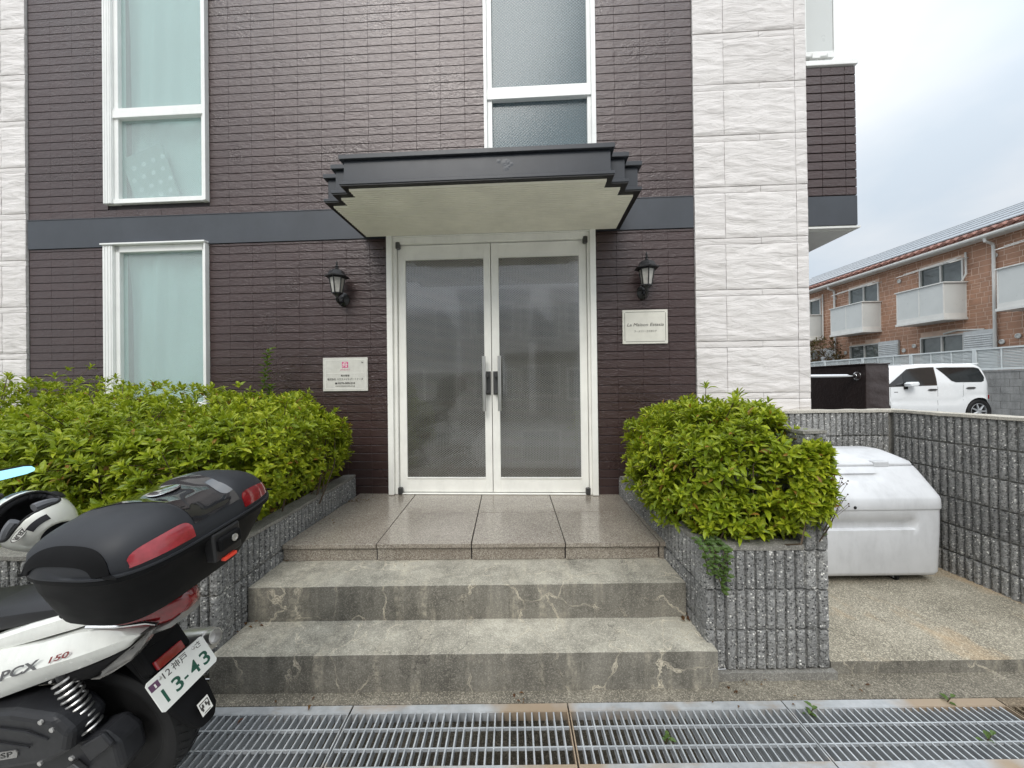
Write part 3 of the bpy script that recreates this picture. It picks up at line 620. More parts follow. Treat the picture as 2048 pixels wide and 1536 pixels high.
# --- double door
f = MB()
f.box(-0.958, -0.905, -0.060, 0.10, 0.484, 2.888).box(0.912, 0.965, -0.060, 0.10, 0.484, 2.888)
f.box(-0.905, -0.872, -0.030, 0.10, 0.484, 2.872).box(0.890, 0.912, -0.030, 0.10, 0.484, 2.872)
f.box(-0.872, 0.890, -0.030, 0.10, 2.812, 2.872).box(-0.905, 0.912, -0.045, 0.10, 2.872, 2.884)
f.box(-0.905, 0.912, -0.03, 0.10, 0.482, 0.490)
f.obj('door_frame', 'aludoor', B, bevel=0.003, seg=1)
for side, (a0, a1, ga0, ga1) in enumerate(((-0.868, 0.004, -0.797, -0.060), (0.010, 0.886, 0.080, 0.819))):
    d = MB(); y0, y1 = 0.0, 0.045
    d.box(a0, ga0, y0, y1, 0.498, 2.806).box(ga1, a1, y0, y1, 0.498, 2.806)
    d.box(ga0, ga1, y0 + 0.001, y1, 0.498, 0.622).box(ga0, ga1, y0 + 0.001, y1, 2.680, 2.806)
    d.box(ga0, ga1, y0 - 0.006, y1, 0.622, 0.633).box(ga0, ga1, y0 - 0.006, y1, 2.668, 2.680)
    dr = d.obj('door', 'aludoor', B, bevel=0.002, seg=1)
    MB().box(ga0 - 0.003, ga1 + 0.003, 0.012, 0.020, 0.63, 2.672).obj('pane', 'doorglass', dr)
    hx = -0.061 if side == 0 else 0.088
    sgn = 1 if side == 0 else -1
    hd = MB().tube([(hx + 0.004 * sgn, -0.073, 1.252), (hx + 0.004 * sgn, -0.073, 1.752)], 0.0165, 20)
    hd.obj('handle', 'steel', dr, smooth=True)
    px_ = -0.024 if side == 0 else 0.041
    k = MB().box(px_ - 0.022, px_ + 0.022, -0.010, 0.0, 1.40, 1.615)
    for zz in (1.425, 1.575): k.box(min(px_, hx) - 0.004, max(px_, hx) + 0.004, -0.070, -0.0105, zz - 0.013, zz + 0.013)
    k.obj('lock_plate', 'darksteel', dr, bevel=0.002, seg=1)
    for zz, hh in ((2.80, 0.03), (0.515, 0.03)):
        a = a0 + 0.01 if side == 0 else a1 - 0.01
        MB().lathe([(0.02, -hh), (0.024, -hh * 0.9), (0.024, hh * 0.9), (0.02, hh)], 10, Matrix.Translation((a, -0.020, zz))).obj('hinge', 'darksteel', dr, smooth=True)
MB().box(-0.905, 0.912, 0.22, 1.6, 0.471, 0.478).obj('lobby_floor', 'granite', B)

# --- canopy, stepped at both front corners
def tiers(i):      # outline in plan (a, depth<0), inset i
    return [(-1.195 + i, 0.0), (-1.195 + i, -0.705 + i), (-1.074 + i, -0.705 + i), (-1.074 + i, -0.822 + i), (-0.956 + i, -0.822 + i), (-0.956 + i, -0.935 + i),
            (0.957 - i, -0.935 + i), (0.957 - i, -0.822 + i), (1.078 - i, -0.822 + i), (1.078 - i, -0.705 + i), (1.200 - i, -0.705 + i), (1.200 - i, 0.0)]
m = MB()
m.prism(tiers(0.026), 2, 2.925, 3.078); m.prism(tiers(0.0), 2, 3.0785, 3.112); m.prism(tiers(0.002), 2, 2.901, 2.9245)
can = m.obj('canopy', 'canopy', B, bevel=0.003, seg=1)
m = MB().prism(tiers(0.008), 2, 2.894, 2.9005); m.box(-1.15, 1.16, -0.05, -0.001, 2.8895, 2.8935); m.obj('trim', 'black', can)
for k in range(38):      # corrugated soffit, one fold after another
    pass
m = MB(); step_ = 0.030; d = -0.885
while d < -0.06:
    lo = -1.145 if d > -0.655 else (-1.024 if d > -0.772 else -0.906); hi = -lo + 0.003
    m.add([(lo, d, 2.8925), (hi, d, 2.8925), (hi, d + step_ * 0.35, 2.8800), (lo, d + step_ * 0.35, 2.8800), (hi, d + step_ * 0.75, 2.8800), (lo, d + step_ * 0.75, 2.8800), (hi, d + step_, 2.8925), (lo, d + step_, 2.8925)],
          [(0, 1, 2, 3), (3, 2, 4, 5), (5, 4, 6, 7)]); d += step_
m.obj('soffit', 'soffit', can)
m = MB(); random.seed(3)
for k in range(9):
    m.lathe([(random.uniform(0.012, 0.03), 0), (0.001, 0.0012)], 9, Matrix.Translation((0.21 + random.uniform(-0.045, 0.045), -0.9092, 3.01 + random.uniform(-0.03, 0.03))) @ Matrix.Rotation(R(90), 4, 'X'))
m.obj('paint_patch', 'slate', can)

# --- balcony that sticks out beyond the right pier
m = MB().box(2.84, 3.285, 0.03, 3.2, 2.862, 2.874).box(2.84, 3.300, 0.01, 3.2, 2.846, 2.8615)
m.box(2.86, 3.26, 0.05, 3.2, 2.835, 2.8455)
bal = m.obj('balcony', 'trim', B)
MB().box(2.842, 3.280, 0.035, 0.16, 2.8745, 4.30).box(3.16, 3.275, 0.161, 3.2, 2.8745, 4.30).obj('wall', 'mortar', bal)
MB().box(2.842, 3.283, 0.020, 0.0345, 2.876, 3.135).box(3.2755, 3.286, 0.0345, 3.2, 2.876, 3.135).obj('belt_course', 'slate', bal)
m = MB(); zb = 3.14
while zb < 4.28:
    for a, b in ((2.844, 2.99), (2.993, 3.19), (3.193, 3.283)): m.cbox(a, b, 0.020, 0.0345, zb + 0.004, min(zb + RH, 4.295) - 0.004, 0.0025)
    zb += RH
q = MB(); zb = 3.14
while zb < 4.28:
    for k in range(14): q.cbox(0.035 + k * 0.23, 0.26 + k * 0.23, -0.011, 0.0, zb + 0.004, min(zb + RH, 4.295) - 0.004, 0.0025)
    zb += RH
q.xf(Matrix.Translation((3.2755, 0, 0)) @ Matrix.Rotation(R(90), 4, 'Z')); m.v_off = len(m.v); m.add(q.v, q.f)
m.obj('brick_cladding', 'brick', bal, kind='stuff')
MB().box(2.842, 3.298, 0.005, 0.175, 4.301, 4.345).box(3.145, 3.298, 0.1755, 3.2, 4.301, 4.345).obj('coping', 'alu', bal, bevel=0.004)

# --- pale metal cabinet standing on the balcony coping
cab = thing('metal_cabinet', 'pale metal box standing on brackets on the balcony coping', 'metal box', FW(3.056, 0.10, 4.345), (0, 0, -FA))
MB().box(-0.165, 0.120, 0.0, 0.36, 0.105, 1.9).obj('casing', 'trim', cab, bevel=0.004)
MB().box(-0.140, 0.095, -0.010, -0.001, 0.15, 1.9).obj('front_panel', 'screen', cab, bevel=0.003)
m = MB().box(-0.160, -0.142, -0.016, -0.0005, 0.105, 1.9).box(0.098, 0.118, -0.016, -0.0005, 0.105, 1.9).box(-0.1415, 0.0975, -0.014, -0.0005, 0.105, 0.148)
m.obj('front_frame', 'alu', cab, bevel=0.002)
for a in (-0.06, 0.075):
    m = MB().box(a - 0.035, a + 0.035, 0.02, 0.03, 0.0, 0.104).box(a - 0.035, a + 0.035, -0.0220, -0.0165, 0.085, 0.125)
    for dx in (-0.018, 0.018): m.lathe([(0.006, 0), (0.006, 0.004)], 8, Matrix.Translation((a + dx, 0.0195, 0.06)) @ Matrix.Rotation(R(90), 4, 'X'))
    m.obj('bracket', 'alu', cab)

# --- wall lanterns
def lantern():
    t = thing('wall_lantern', '', 'lantern')
    y = -0.135
    T = Matrix.Translation((0, y, 0))
    MB().lathe([(0.106, 2.487), (0.108, 2.494), (0.078, 2.512), (0.062, 2.545), (0.03, 2.562), (0.014, 2.568), (0.012, 2.58), (0.018, 2.588), (0.006, 2.600), (0.010, 2.610), (0.002, 2.640)], 6, T, R(30)).obj('roof', 'lamp', t)
    cage = MB()
    for k in range(6):
        a = R(30 + 60 * k); c, s_ = math.cos(a), math.sin(a)
        cage.tube([(0.066 * c, y + 0.066 * s_, 2.487), (0.043 * c, y + 0.043 * s_, 2.345)], 0.0055, 6)
    cage.lathe([(0.070, 2.478), (0.070, 2.487)], 6, T, R(30)).lathe([(0.047, 2.337), (0.048, 2.347), (0.020, 2.318), (0.012, 2.300), (0.020, 2.290), (0.006, 2.272), (0.001, 2.265)][::-1], 6, T, R(30))
    cage.obj('cage', 'lamp', t)
    MB().lathe([(0.041, 2.348), (0.063, 2.478)], 6, T, R(30)).obj('lamp_glass', 'lampglass', t)
    br = MB().tube([(0, y, 2.30), (0, y + 0.01, 2.275), (0, y + 0.04, 2.262), (0, y + 0.075, 2.275), (0, y + 0.10, 2.30), (0, -0.005, 2.31)], [0.012, 0.014, 0.013, 0.013, 0.016, 0.022], 8)
    br.tube([(0, y + 0.05, 2.258), (0, y + 0.055, 2.245), (0, y + 0.072, 2.243), (0, y + 0.078, 2.255)], 0.006, 6)
    br.obj('arm', 'lamp', t, smooth=True)
    MB().lathe([(0.046, 0.0), (0.052, 0.006), (0.046, 0.014), (0.025, 0.026), (0.018, 0.034)], 16, Matrix.Translation((0, -0.001, 2.31)) @ Matrix.Scale(1.25, 4, (0, 0, 1)) @ Matrix.Rotation(R(90), 4, 'X')).obj('wall_plate', 'lamp', t, smooth=True)
    return t
lan = lantern(); lan.location = FW(-1.387, 0, 0); lan.rotation_euler = (0, 0, -FA)
lan['label'] = 'black hexagonal wall lantern above the agency sign with the pink emblem'; lan['group'] = 'wall lanterns beside the entrance'
lan2 = copy_tree(lan); lan2.location = FW(1.390, 0, 0); lan2['label'] = 'black hexagonal wall lantern above the ivory house name sign'

# --- signs
s1 = thing('sign_plaque', 'weathered silver agency sign with a pink square emblem and phone number', 'sign', FW(-1.3795, -0.004, 1.606), (0, 0, -FA))
MB().box(-0.216, 0.216, -0.010, 0.004, -0.158, 0.158).obj('plate', 'plate', s1, bevel=0.002, seg=1)
m = MB(); a, b = 0.195, 0.137
for x0, x1, z0, z1 in ((-a, a, b - 0.004, b), (-a, a, -b, -b + 0.004), (-a, -a + 0.004, -b + 0.0045, b - 0.0045), (a - 0.004, a, -b + 0.0045, b - 0.0045), (-a + 0.012, a - 0.012, 0.008, 0.012)): m.box(x0, x1, -0.0112, -0.0101, z0, z1)
m.obj('border', 'white', s1)
FRONT = (R(90), 0, 0)
MB().box(-0.029, 0.029, -0.0112, -0.0101, 0.062, 0.118).obj('emblem', 'pink', s1)
lettering('emblem_character', '\u821f', 0.052, 'white', s1, (0, -0.0117, 0.088), FRONT, bold=0.0006)
lettering('lettering', '\u30cf\u30a6\u30b9\u30e1\u30a4\u30c8', 0.020, 'pink', s1, (0, -0.0112, 0.043), FRONT, width=0.09)
lettering('lettering', '\u7dcf\u5408\u7ba1\u7406', 0.020, 'ink', s1, (0, -0.0112, -0.013), FRONT, width=0.082)
lettering('lettering', '\u682a\u5f0f\u4f1a\u793e \u30cf\u30a6\u30b9\u30e1\u30a4\u30c8\u30d1\u30fc\u30c8\u30ca\u30fc\u30ba', 0.024, 'ink', s1, (0, -0.0112, -0.047), FRONT, width=0.345)
lettering('lettering', '0570-000-234', 0.025, 'ink', s1, (0.012, -0.0112, -0.084), FRONT, width=0.165, bold=0.0005)
MB().box(-0.098, -0.077, -0.0112, -0.0101, -0.093, -0.076).obj('telephone_mark', 'ink', s1)
lettering('lettering', 'www.housemate.co.jp', 0.017, 'ink', s1, (0, -0.0112, -0.109), FRONT, width=0.19)
lettering('lettering', '34', 0.020, 'ink', s1, (0.165, -0.0112, 0.110), FRONT, bold=0.0004)
s2 = thing('sign_plaque', 'ivory house name sign La Maison Estasia below the lantern by the white pier', 'sign', FW(1.4055, -0.004, 1.999), (0, 0, -FA))
MB().box(-0.201, 0.201, -0.010, 0.004, -0.154, 0.154).obj('plate', 'plate2', s2, bevel=0.002, seg=1)
m = MB(); a, b = 0.183, 0.135
for x0, x1, z0, z1 in ((-a + .008, a - .008, b - 0.003, b), (-a + .008, a - .008, -b, -b + 0.003), (-a, -a + 0.003, -b + 0.008, b - 0.008), (a - 0.003, a, -b + 0.008, b - 0.008)): m.box(x0, x1, -0.0110, -0.0101, z0, z1)
m.obj('border', 'ink', s2)
lettering('lettering', 'La Maison Estasia', 0.040, 'ink', s2, (0, -0.0112, 0.018), FRONT, width=0.325, shear=0.25)
lettering('lettering', '\u30e9\u30fb\u30e1\u30be\u30f3\u30fb\u30a8\u30b9\u30bf\u30b7\u30a2', 0.024, 'ink', s2, (0, -0.0112, -0.042), FRONT, width=0.20, shear=0.2)

# --- printed cloth bag leaning inside the upper left window
bag = thing('printed_bag', 'pale bag printed with white flowers leaning inside the upper window', 'bag', FW(-3.33, 0.036, 3.50), (0, 0, -FA))
tilt = Matrix.Rotation(R(-20), 4, 'Y')
MB().box(-0.22, 0.22, 0.0, 0.02, -0.20, 0.36).xf(tilt).obj('cloth', 'printcloth', bag, bevel=0.006)
m = MB()
for i in range(4):
    for j in range(4):
        x, z = -0.16 + i * 0.105 + (j % 2) * 0.04, -0.12 + j * 0.115
        for k in range(6): m.lathe([(0.012, 0), (0.002, 0.002)], 7, tilt @ Matrix.Translation((x + 0.014 * math.cos(k * 1.047), -0.0005, z + 0.014 * math.sin(k * 1.047))) @ Matrix.Rotation(R(90), 4, 'X'))
m.obj('flower_print', 'printwhite', bag)

# ================================================================== RIBBED BLOCK WALLS
BLK = {}
def rib_block(n, pitch, h, v):
    key = (n, round(pitch, 4), round(h, 3), v)
    if key in BLK: return BLK[key]
    rr = random.Random(hash(key) & 0xffff); m = MB(); L_ = n * pitch; g = 0.003
    m.box(g, L_ - g, 0.0205, 0.118, g, h - g)
    for k in range(n):
        x0 = k * pitch + pitch * 0.15; x1 = (k + 1) * pitch - pitch * 0.15
        nu, nv = 3, 9; P = {}
        for i in range(nu + 1):
            for j in range(nv + 1):
                e = (i in (0, nu)) or (j in (0, nv))
                P[i, j] = (lerp(x0, x1, i / nu) + (0 if e else rr.uniform(-.003, .003)), (0.005 if e else 0.0) + rr.uniform(-.0026, .0026), lerp(g + .003, h - g - .003, j / nv) + (0 if j in (0, nv) else rr.uniform(-.004, .004)))
        ids = [(i, j) for j in range(nv + 1) for i in range(nu + 1)]; ix = {q: i for i, q in enumerate(ids)}
        m.add([P[q] for q in ids], [(ix[i, j], ix[i + 1, j], ix[i + 1, j + 1], ix[i, j + 1]) for j in range(nv) for i in range(nu)])
        ring = [(i, 0) for i in range(nu + 1)] + [(nu, j) for j in range(1, nv + 1)] + [(i, nv) for i in range(nu - 1, -1, -1)] + [(0, j) for j in range(nv - 1, 0, -1)]
        m.loft([[P[q] for q in ring], [(P[q][0] + (-0.003 if q[0] == 0 else 0.003 if q[0] == nu else 0), 0.0208, P[q][2]) for q in ring]], False, False)
    BLK[key] = m.mesh('block', 'block'); return BLK[key]
def face(parent, origin, direction, runs, z0, courses, h=0.20, pitch=0.05):
    """a ribbed face; direction is where the run goes, blocks look to its right-hand side"""
    ang = {'+x': 0, '+y': R(90), '-x': R(180), '-y': R(-90)}[direction]
    inv = root_matrix(parent).inverted()
    for c_ in range(courses):
        s = 0.0
        for n in runs:
            mt = inv @ Matrix.Translation((origin[0], origin[1], z0 + c_ * h)) @ Matrix.Rotation(ang, 4, 'Z') @ Matrix.Translation((s, random.uniform(-.0015, .0015), 0))
            o = put('block', rib_block(n, pitch, h, random.randrange(3)), parent); o.matrix_basis = mt
            s += n * pitch
def coping(parent, x0, x1, y0, y1, z0, z1, mat='cap', name='coping'):
    m = MB(); nx = max(2, int((x1 - x0) / .05)); ny = max(2, int((y1 - y0) / .05))
    def j(p): p = Vector(p); return p + noise.noise_vector(p * 8) * 0.005
    m.grid(lambda u, v: j((lerp(x0, x1, u), lerp(y0, y1, v), z1)), nx, ny)
    m.grid(lambda u, v: j((lerp(x0, x1, u), y0, lerp(z0, z1, v))), nx, 1); m.grid(lambda u, v: j((lerp(x0, x1, u), y1, lerp(z0, z1, v))), nx, 1)
    m.grid(lambda u, v: j((x0, lerp(y0, y1, u), lerp(z0, z1, v))), ny, 1); m.grid(lambda u, v: j((x1, lerp(y0, y1, u), lerp(z0, z1, v))), ny, 1)
    return m.obj(name, mat, parent, world=True, smooth=True, angle=50)

# right planter
RP = thing('planter', 'grey ribbed block planter at the right of the steps, in front of the white bin', 'planter', (1.25, 2.6, 0), group='ribbed block planters')
face(RP, (0.957, 1.932), '+x', [2], 0.04, 3, pitch=0.0523); face(RP, (0.957 + 0.1046, 1.930), '+x', [8], 0.04, 3, pitch=0.0502)
face(RP, (0.957, 3.507), '-y', [8, 8, 8, 7], 0.04, 3, pitch=0.05)
MB().box(0.975, 1.075, 2.02, 3.46, 0.02, 0.636).box(1.076, 1.455, 1.96, 2.04, 0.02, 0.636).obj('core', 'cap', RP, world=True)
coping(RP, 0.962, 1.075, 1.95, 3.47, 0.637, 0.655); coping(RP, 1.0755, 1.462, 1.938, 2.05, 0.637, 0.662)
coping(RP, 0.96, 1.60, 1.915, 1.945, -0.02, 0.038, name='footing')
MB().grid(lambda u, v: (lerp(1.07, 1.47, u), lerp(2.03, 3.45, v), 0.60 + 0.03 * noise.noise(Vector((u * 5, v * 12, 0)))), 12, 30).obj('soil', 'soil', RP, world=True, smooth=True, kind='stuff')
# bin enclosure: tall side wall with its end, back wall and right wall
EN = thing('block_enclosure', 'grey ribbed block wall with pale capping that screens the white bin', 'wall', (2.4, 3.0, 0))
face(EN, (1.463, 1.932), '+x', [2], 0.04, 6, h=0.197, pitch=0.062)
face(EN, (1.587, 1.95), '+y', [8, 8, 8, 6], 0.04, 6, h=0.197)
MB().box(1.478, 1.572, 1.96, 3.46, 0.02, 1.218).obj('core', 'cap', EN, world=True)
coping(EN, 1.465, 1.585, 1.94, 3.46, 1.2195, 1.235)
face(EN, (1.60, 3.262), '+x', [8, 8, 8, 8], 0.02, 6, h=0.20); face(EN, (3.218, 3.26), '-y', [8, 8, 8, 2], 0.02, 6, h=0.20)
face(EN, (3.385, 1.96), '+y', [8, 8, 8, 2], 0.02, 6, h=0.20)
MB().box(1.60, 3.36, 3.285, 3.40, 0.02, 1.216).box(3.236, 3.365, 1.98, 3.284, 0.02, 1.216).obj('core', 'cap', EN, world=True)
coping(EN, 1.586, 3.37, 3.258, 3.41, 1.2175, 1.238, 'capl'); coping(EN, 3.212, 3.37, 1.965, 3.257, 1.2175, 1.238, 'capl')
# left planter
LP = thing('planter', 'long grey ribbed block planter holding the hedge, behind the scooter', 'planter', (-3.0, 2.6, 0), group='ribbed block planters')
face(LP, (-1.487, 1.957), '+y', [8, 8, 8, 8, 2], 0.04, 3); face(LP, (-1.487 - 0.05 * 8 * 10, 1.930), '+x', [8] * 10, 0.04, 3)
MB().box(-1.60, -1.505, 2.03, 3.60, 0.02, 0.636).box(-5.45, -1.505, 1.948, 2.029, 0.02, 0.636).obj('core', 'cap', LP, world=True)
coping(LP, -1.60, -1.485, 2.04, 3.63, 0.637, 0.656); coping(LP, -5.48, -1.485, 1.928, 2.0395, 0.637, 0.657)
MB().grid(lambda u, v: (lerp(-5.5, -1.59, u), lerp(2.02, 3.75, v), 0.605 + 0.03 * noise.noise(Vector((u * 25, v * 12, 3)))), 80, 30).obj('soil', 'soil', LP, world=True, smooth=True, kind='stuff')

# ================================================================== DRAIN GRATINGS
def grating(mat, label):
    t = thing('drain_grating', label, 'drain grating', group='steel gratings over the drain')
    L_ = 0.988; y0, y1 = 1.466, 1.796
    fr = MB().box(0, L_, y1 - 0.042, y1, -0.006, 0.0).box(0, L_, y0, y0 + 0.038, -0.006, 0.0)
    fr.box(0, L_, y1 - 0.046, y1 - 0.0425, -0.040, -0.001).box(0, L_, y0 + 0.0385, y0 + 0.042, -0.040, -0.001)
    fr.box(0, 0.005, y0 + 0.0425, y1 - 0.0465, -0.040, 0.0).box(L_ - 0.005, L_, y0 + 0.0425, y1 - 0.0465, -0.040, 0.0)
    fr.obj('frame', mat if mat != 'galv' else 'galvframe', t)
    ln = (y1 - 0.047) - (y0 + 0.043); yc = (y0 + y1) / 2 - 0.002
    bar = MB().box(-0.0032, 0.0032, -ln / 2, ln / 2, -0.007, -0.0005).box(-0.0014, 0.0014, -ln / 2, ln / 2, -0.032, -0.0075).box(-0.003, 0.003, -ln / 2, ln / 2, -0.038, -0.0325).mesh('bar', mat)
    for k in range(1, 30): put('bar', bar, t, (k * L_ / 30, yc, 0))
    cr = MB().box(0.006, L_ - 0.006, -0.003, 0.003, -0.012, 0.0006).mesh('cross_bar', mat)
    for y in (1.672, 1.580): put('cross_bar', cr, t, (0, y, 0))
    return t
g0 = grating('galv', '')
labs = ['steel drain grating under the scooter wheel', 'steel drain grating below the steps, next to the scooter', 'steel drain grating below the right half of the steps', 'steel drain grating in front of the right planter and bin slab', ]
xs_ = [-1.748, -0.752, 0.243, 1.237]
for k, x in enumerate(xs_):
    t = g0 if k == 0 else copy_tree(g0)
    t.location = (x, 0, 0); t['label'] = labs[k]
t = grating('rustgrate', 'rusty mud clogged drain grating at the right end of the row'); t.location = (2.231, 0, 0)
MB().grid(lambda u, v: (lerp(0.01, 0.98, u), lerp(1.51, 1.75, v), -0.016 + 0.008 * noise.noise(Vector((u * 9, v * 4, 1)))), 30, 10).obj('mud', 'rustgrate', t, smooth=True, kind='stuff')
t = copy_tree(g0); t.location = (-2.744, 0, 0); t['label'] = 'steel drain grating left of the scooter, mostly out of view'

# ================================================================== BIN
BN = thing('storage_bin', 'white plastic lidded refuse storage bin in the block enclosure', 'refuse bin', (2.42, 2.95, 0.062))
bx0, bx1 = 1.82, 2.995
def bin_ring(z, yf, yb, ix=0.0, chan=None, dep=0.02, rad=0.045):
    pts = []; x0, x1 = bx0 + ix, bx1 - ix
    def arc(cx, cy, a0, a1):
        for k in range(6): a = R(lerp(a0, a1, k / 5)); pts.append(Vector((cx + rad * math.cos(a), cy + rad * math.sin(a), z)))
    nf = 44
    arc(x0 + rad, yf + rad, 180, 270)
    for k in range(1, nf):
        x = lerp(x0 + rad, x1 - rad, k / nf); o = 0
        if chan:
            a = min(1, max(0, (x - chan[0]) / 0.025)) * min(1, max(0, (chan[1] - x) / 0.025)); o = dep * chan[2] * a
        pts.append(Vector((x, yf + o, z)))
    arc(x1 - rad, yf + rad, 270, 360); arc(x1 - rad, yb - rad, 0, 90); arc(x0 + rad, yb - rad, 90, 180)
    return pts
lo = []
for z, ix, yo, c_ in ((0.115, 0.05, 0.03, 0), (0.125, 0.03, 0.012, 0), (0.15, 0.018, 0.002, 0), (0.40, 0.010, -0.004, 0), (0.445, 0.009, -0.005, 0), (0.455, 0.009, -0.005, 1), (0.505, 0.008, -0.006, 0.8), (0.525, 0.008, -0.006, 0.0), (0.60, 0.008, -0.006, 0)):
    lo.append(bin_ring(z, 2.68 + yo, 3.19, ix, (1.92, 2.80, c_), 0.026))
MB().loft(lo).obj('body', 'bin', BN, world=True, smooth=True, angle=50)
up_ = []
for z, yf, ix, c_ in ((0.588, 2.668, 0.005, 0), (0.60, 2.665, 0.003, 0), (0.655, 2.669, 0.003, 0), (0.672, 2.676, 0.004, 0), (0.745, 2.742, 0.006, 0), (0.765, 2.760, 0.008, 0), (0.772, 2.766, 0.008, 1), (0.800, 2.792, 0.010, 0.9), (0.812, 2.803, 0.010, 0), (0.845, 2.835, 0.014, 0), (0.852, 2.845, 0.016, 0)):
    up_.append(bin_ring(z, yf, 3.20, ix, (1.94, 2.66, c_), 0.022))
MB().loft(up_).obj('front_flap', 'bin', BN, world=True, smooth=True, angle=50)
ld = []
for z, yf, yb, ix in ((0.870, 2.868, 3.21, 0.016), (0.880, 2.874, 3.21, 0.018), (0.925, 3.02, 3.205, 0.045), (0.941, 3.06, 3.20, 0.07), (0.945, 3.08, 3.195, 0.10)):
    ld.append(bin_ring(z, yf, yb, ix, rad=0.03))
MB().loft(ld).obj('lid', 'bin', BN, world=True, smooth=True, angle=50)
MB().tube([(bx0 + 0.05, 2.862, 0.862), (bx1 - 0.05, 2.862, 0.862)], 0.017, 12).obj('hinge_bar', 'bin', BN, world=True, smooth=True)
for x in (2.06, 2.72): MB().box(x - 0.055, x + 0.055, 2.838, 2.905, 0.846, 0.889).obj('hinge', 'bin', BN, world=True, bevel=0.008)
MB().lathe([(0.011, 0), (0.011, 0.004), (0.008, 0.006)], 12, Matrix.Translation((2.365, 2.668, 0.607)) @ Matrix.Rotation(R(90), 4, 'X')).obj('lock', 'rubber', BN, world=True, smooth=True)
for x, y in ((1.95, 2.76), (2.72, 2.76), (1.95, 3.1), (2.85, 3.1)):
    c_ = MB().box(x - 0.03, x + 0.03, y - 0.02, y + 0.03, 0.100, 0.116).box(x - 0.02, x - 0.012, y - 0.012, y + 0.02, 0.08, 0.0995).box(x + 0.012, x + 0.02, y - 0.012, y + 0.02, 0.08, 0.0995).obj('castor', 'galv', BN, world=True)
    MB().lathe([(0.02, -0.011), (0.024, -0.009), (0.024, 0.009), (0.02, 0.011)], 14, Matrix.Translation((x, y - 0.006, 0.0865)) @ Matrix.Rotation(R(90), 4, 'Y')).obj('wheel', 'rubber', c_, world=True, smooth=True)

# ================================================================== SHRUBS
def leaf_pts(m, base, d, up, ln, wd, curl=0.25, tri=False):
    s_ = d.cross(up).normalized(); n_ = s_.cross(d).normalized()
    c0 = base; c1 = base + d * ln * 0.42 + n_ * ln * 0.04; c2 = base + d * ln * 0.78 - n_ * ln * curl * 0.15; tp = base + d * ln - n_ * ln * curl * 0.4
    l1 = base + d * ln * 0.40 + s_ * wd * 0.46 + n_ * wd * 0.28; r1 = base + d * ln * 0.40 - s_ * wd * 0.46 + n_ * wd * 0.28
    l2 = base + d * ln * 0.74 + s_ * wd * 0.38 + n_ * (wd * 0.22 - ln * curl * 0.12); r2 = base + d * ln * 0.74 - s_ * wd * 0.38 + n_ * (wd * 0.22 - ln * curl * 0.12)
    m.add([c0, c1, c2, tp, l1, l2, r1, r2], [(0, 1, 4), (4, 1, 2, 5), (5, 2, 3), (0, 6, 1), (6, 7, 2, 1), (7, 3, 2)])
def cluster(rr, ln=(0.046, 0.078), wd=0.36, n=(6, 10), spread=(18, 70)):
    """one shoot tip along +z with a rosette of leaves"""
    m = MB(); k = rr.randint(*n); a = rr.uniform(0, 6.28)
    for i in range(k):
        a += 2.4 + rr.uniform(-.3, .3); e = R(lerp(spread[1], spread[0], i / max(1, k - 1)) + rr.uniform(-9, 9))   # tilt from the shoot axis
        d = Vector((math.sin(e) * math.cos(a), math.sin(e) * math.sin(a), math.cos(e))).normalized()
        up = Vector((-math.cos(e) * math.cos(a), -math.cos(e) * math.sin(a), math.sin(e)))
        l_ = rr.uniform(*ln) * lerp(1.0, 0.62, i / k)
        leaf_pts(m, Vector((0, 0, -0.022 + 0.022 * i / k)), d, up, l_, l_ * wd * rr.uniform(.85, 1.15), rr.uniform(0.0, 0.7))
    return m
CAMP = Vector((0, 0, EYE))
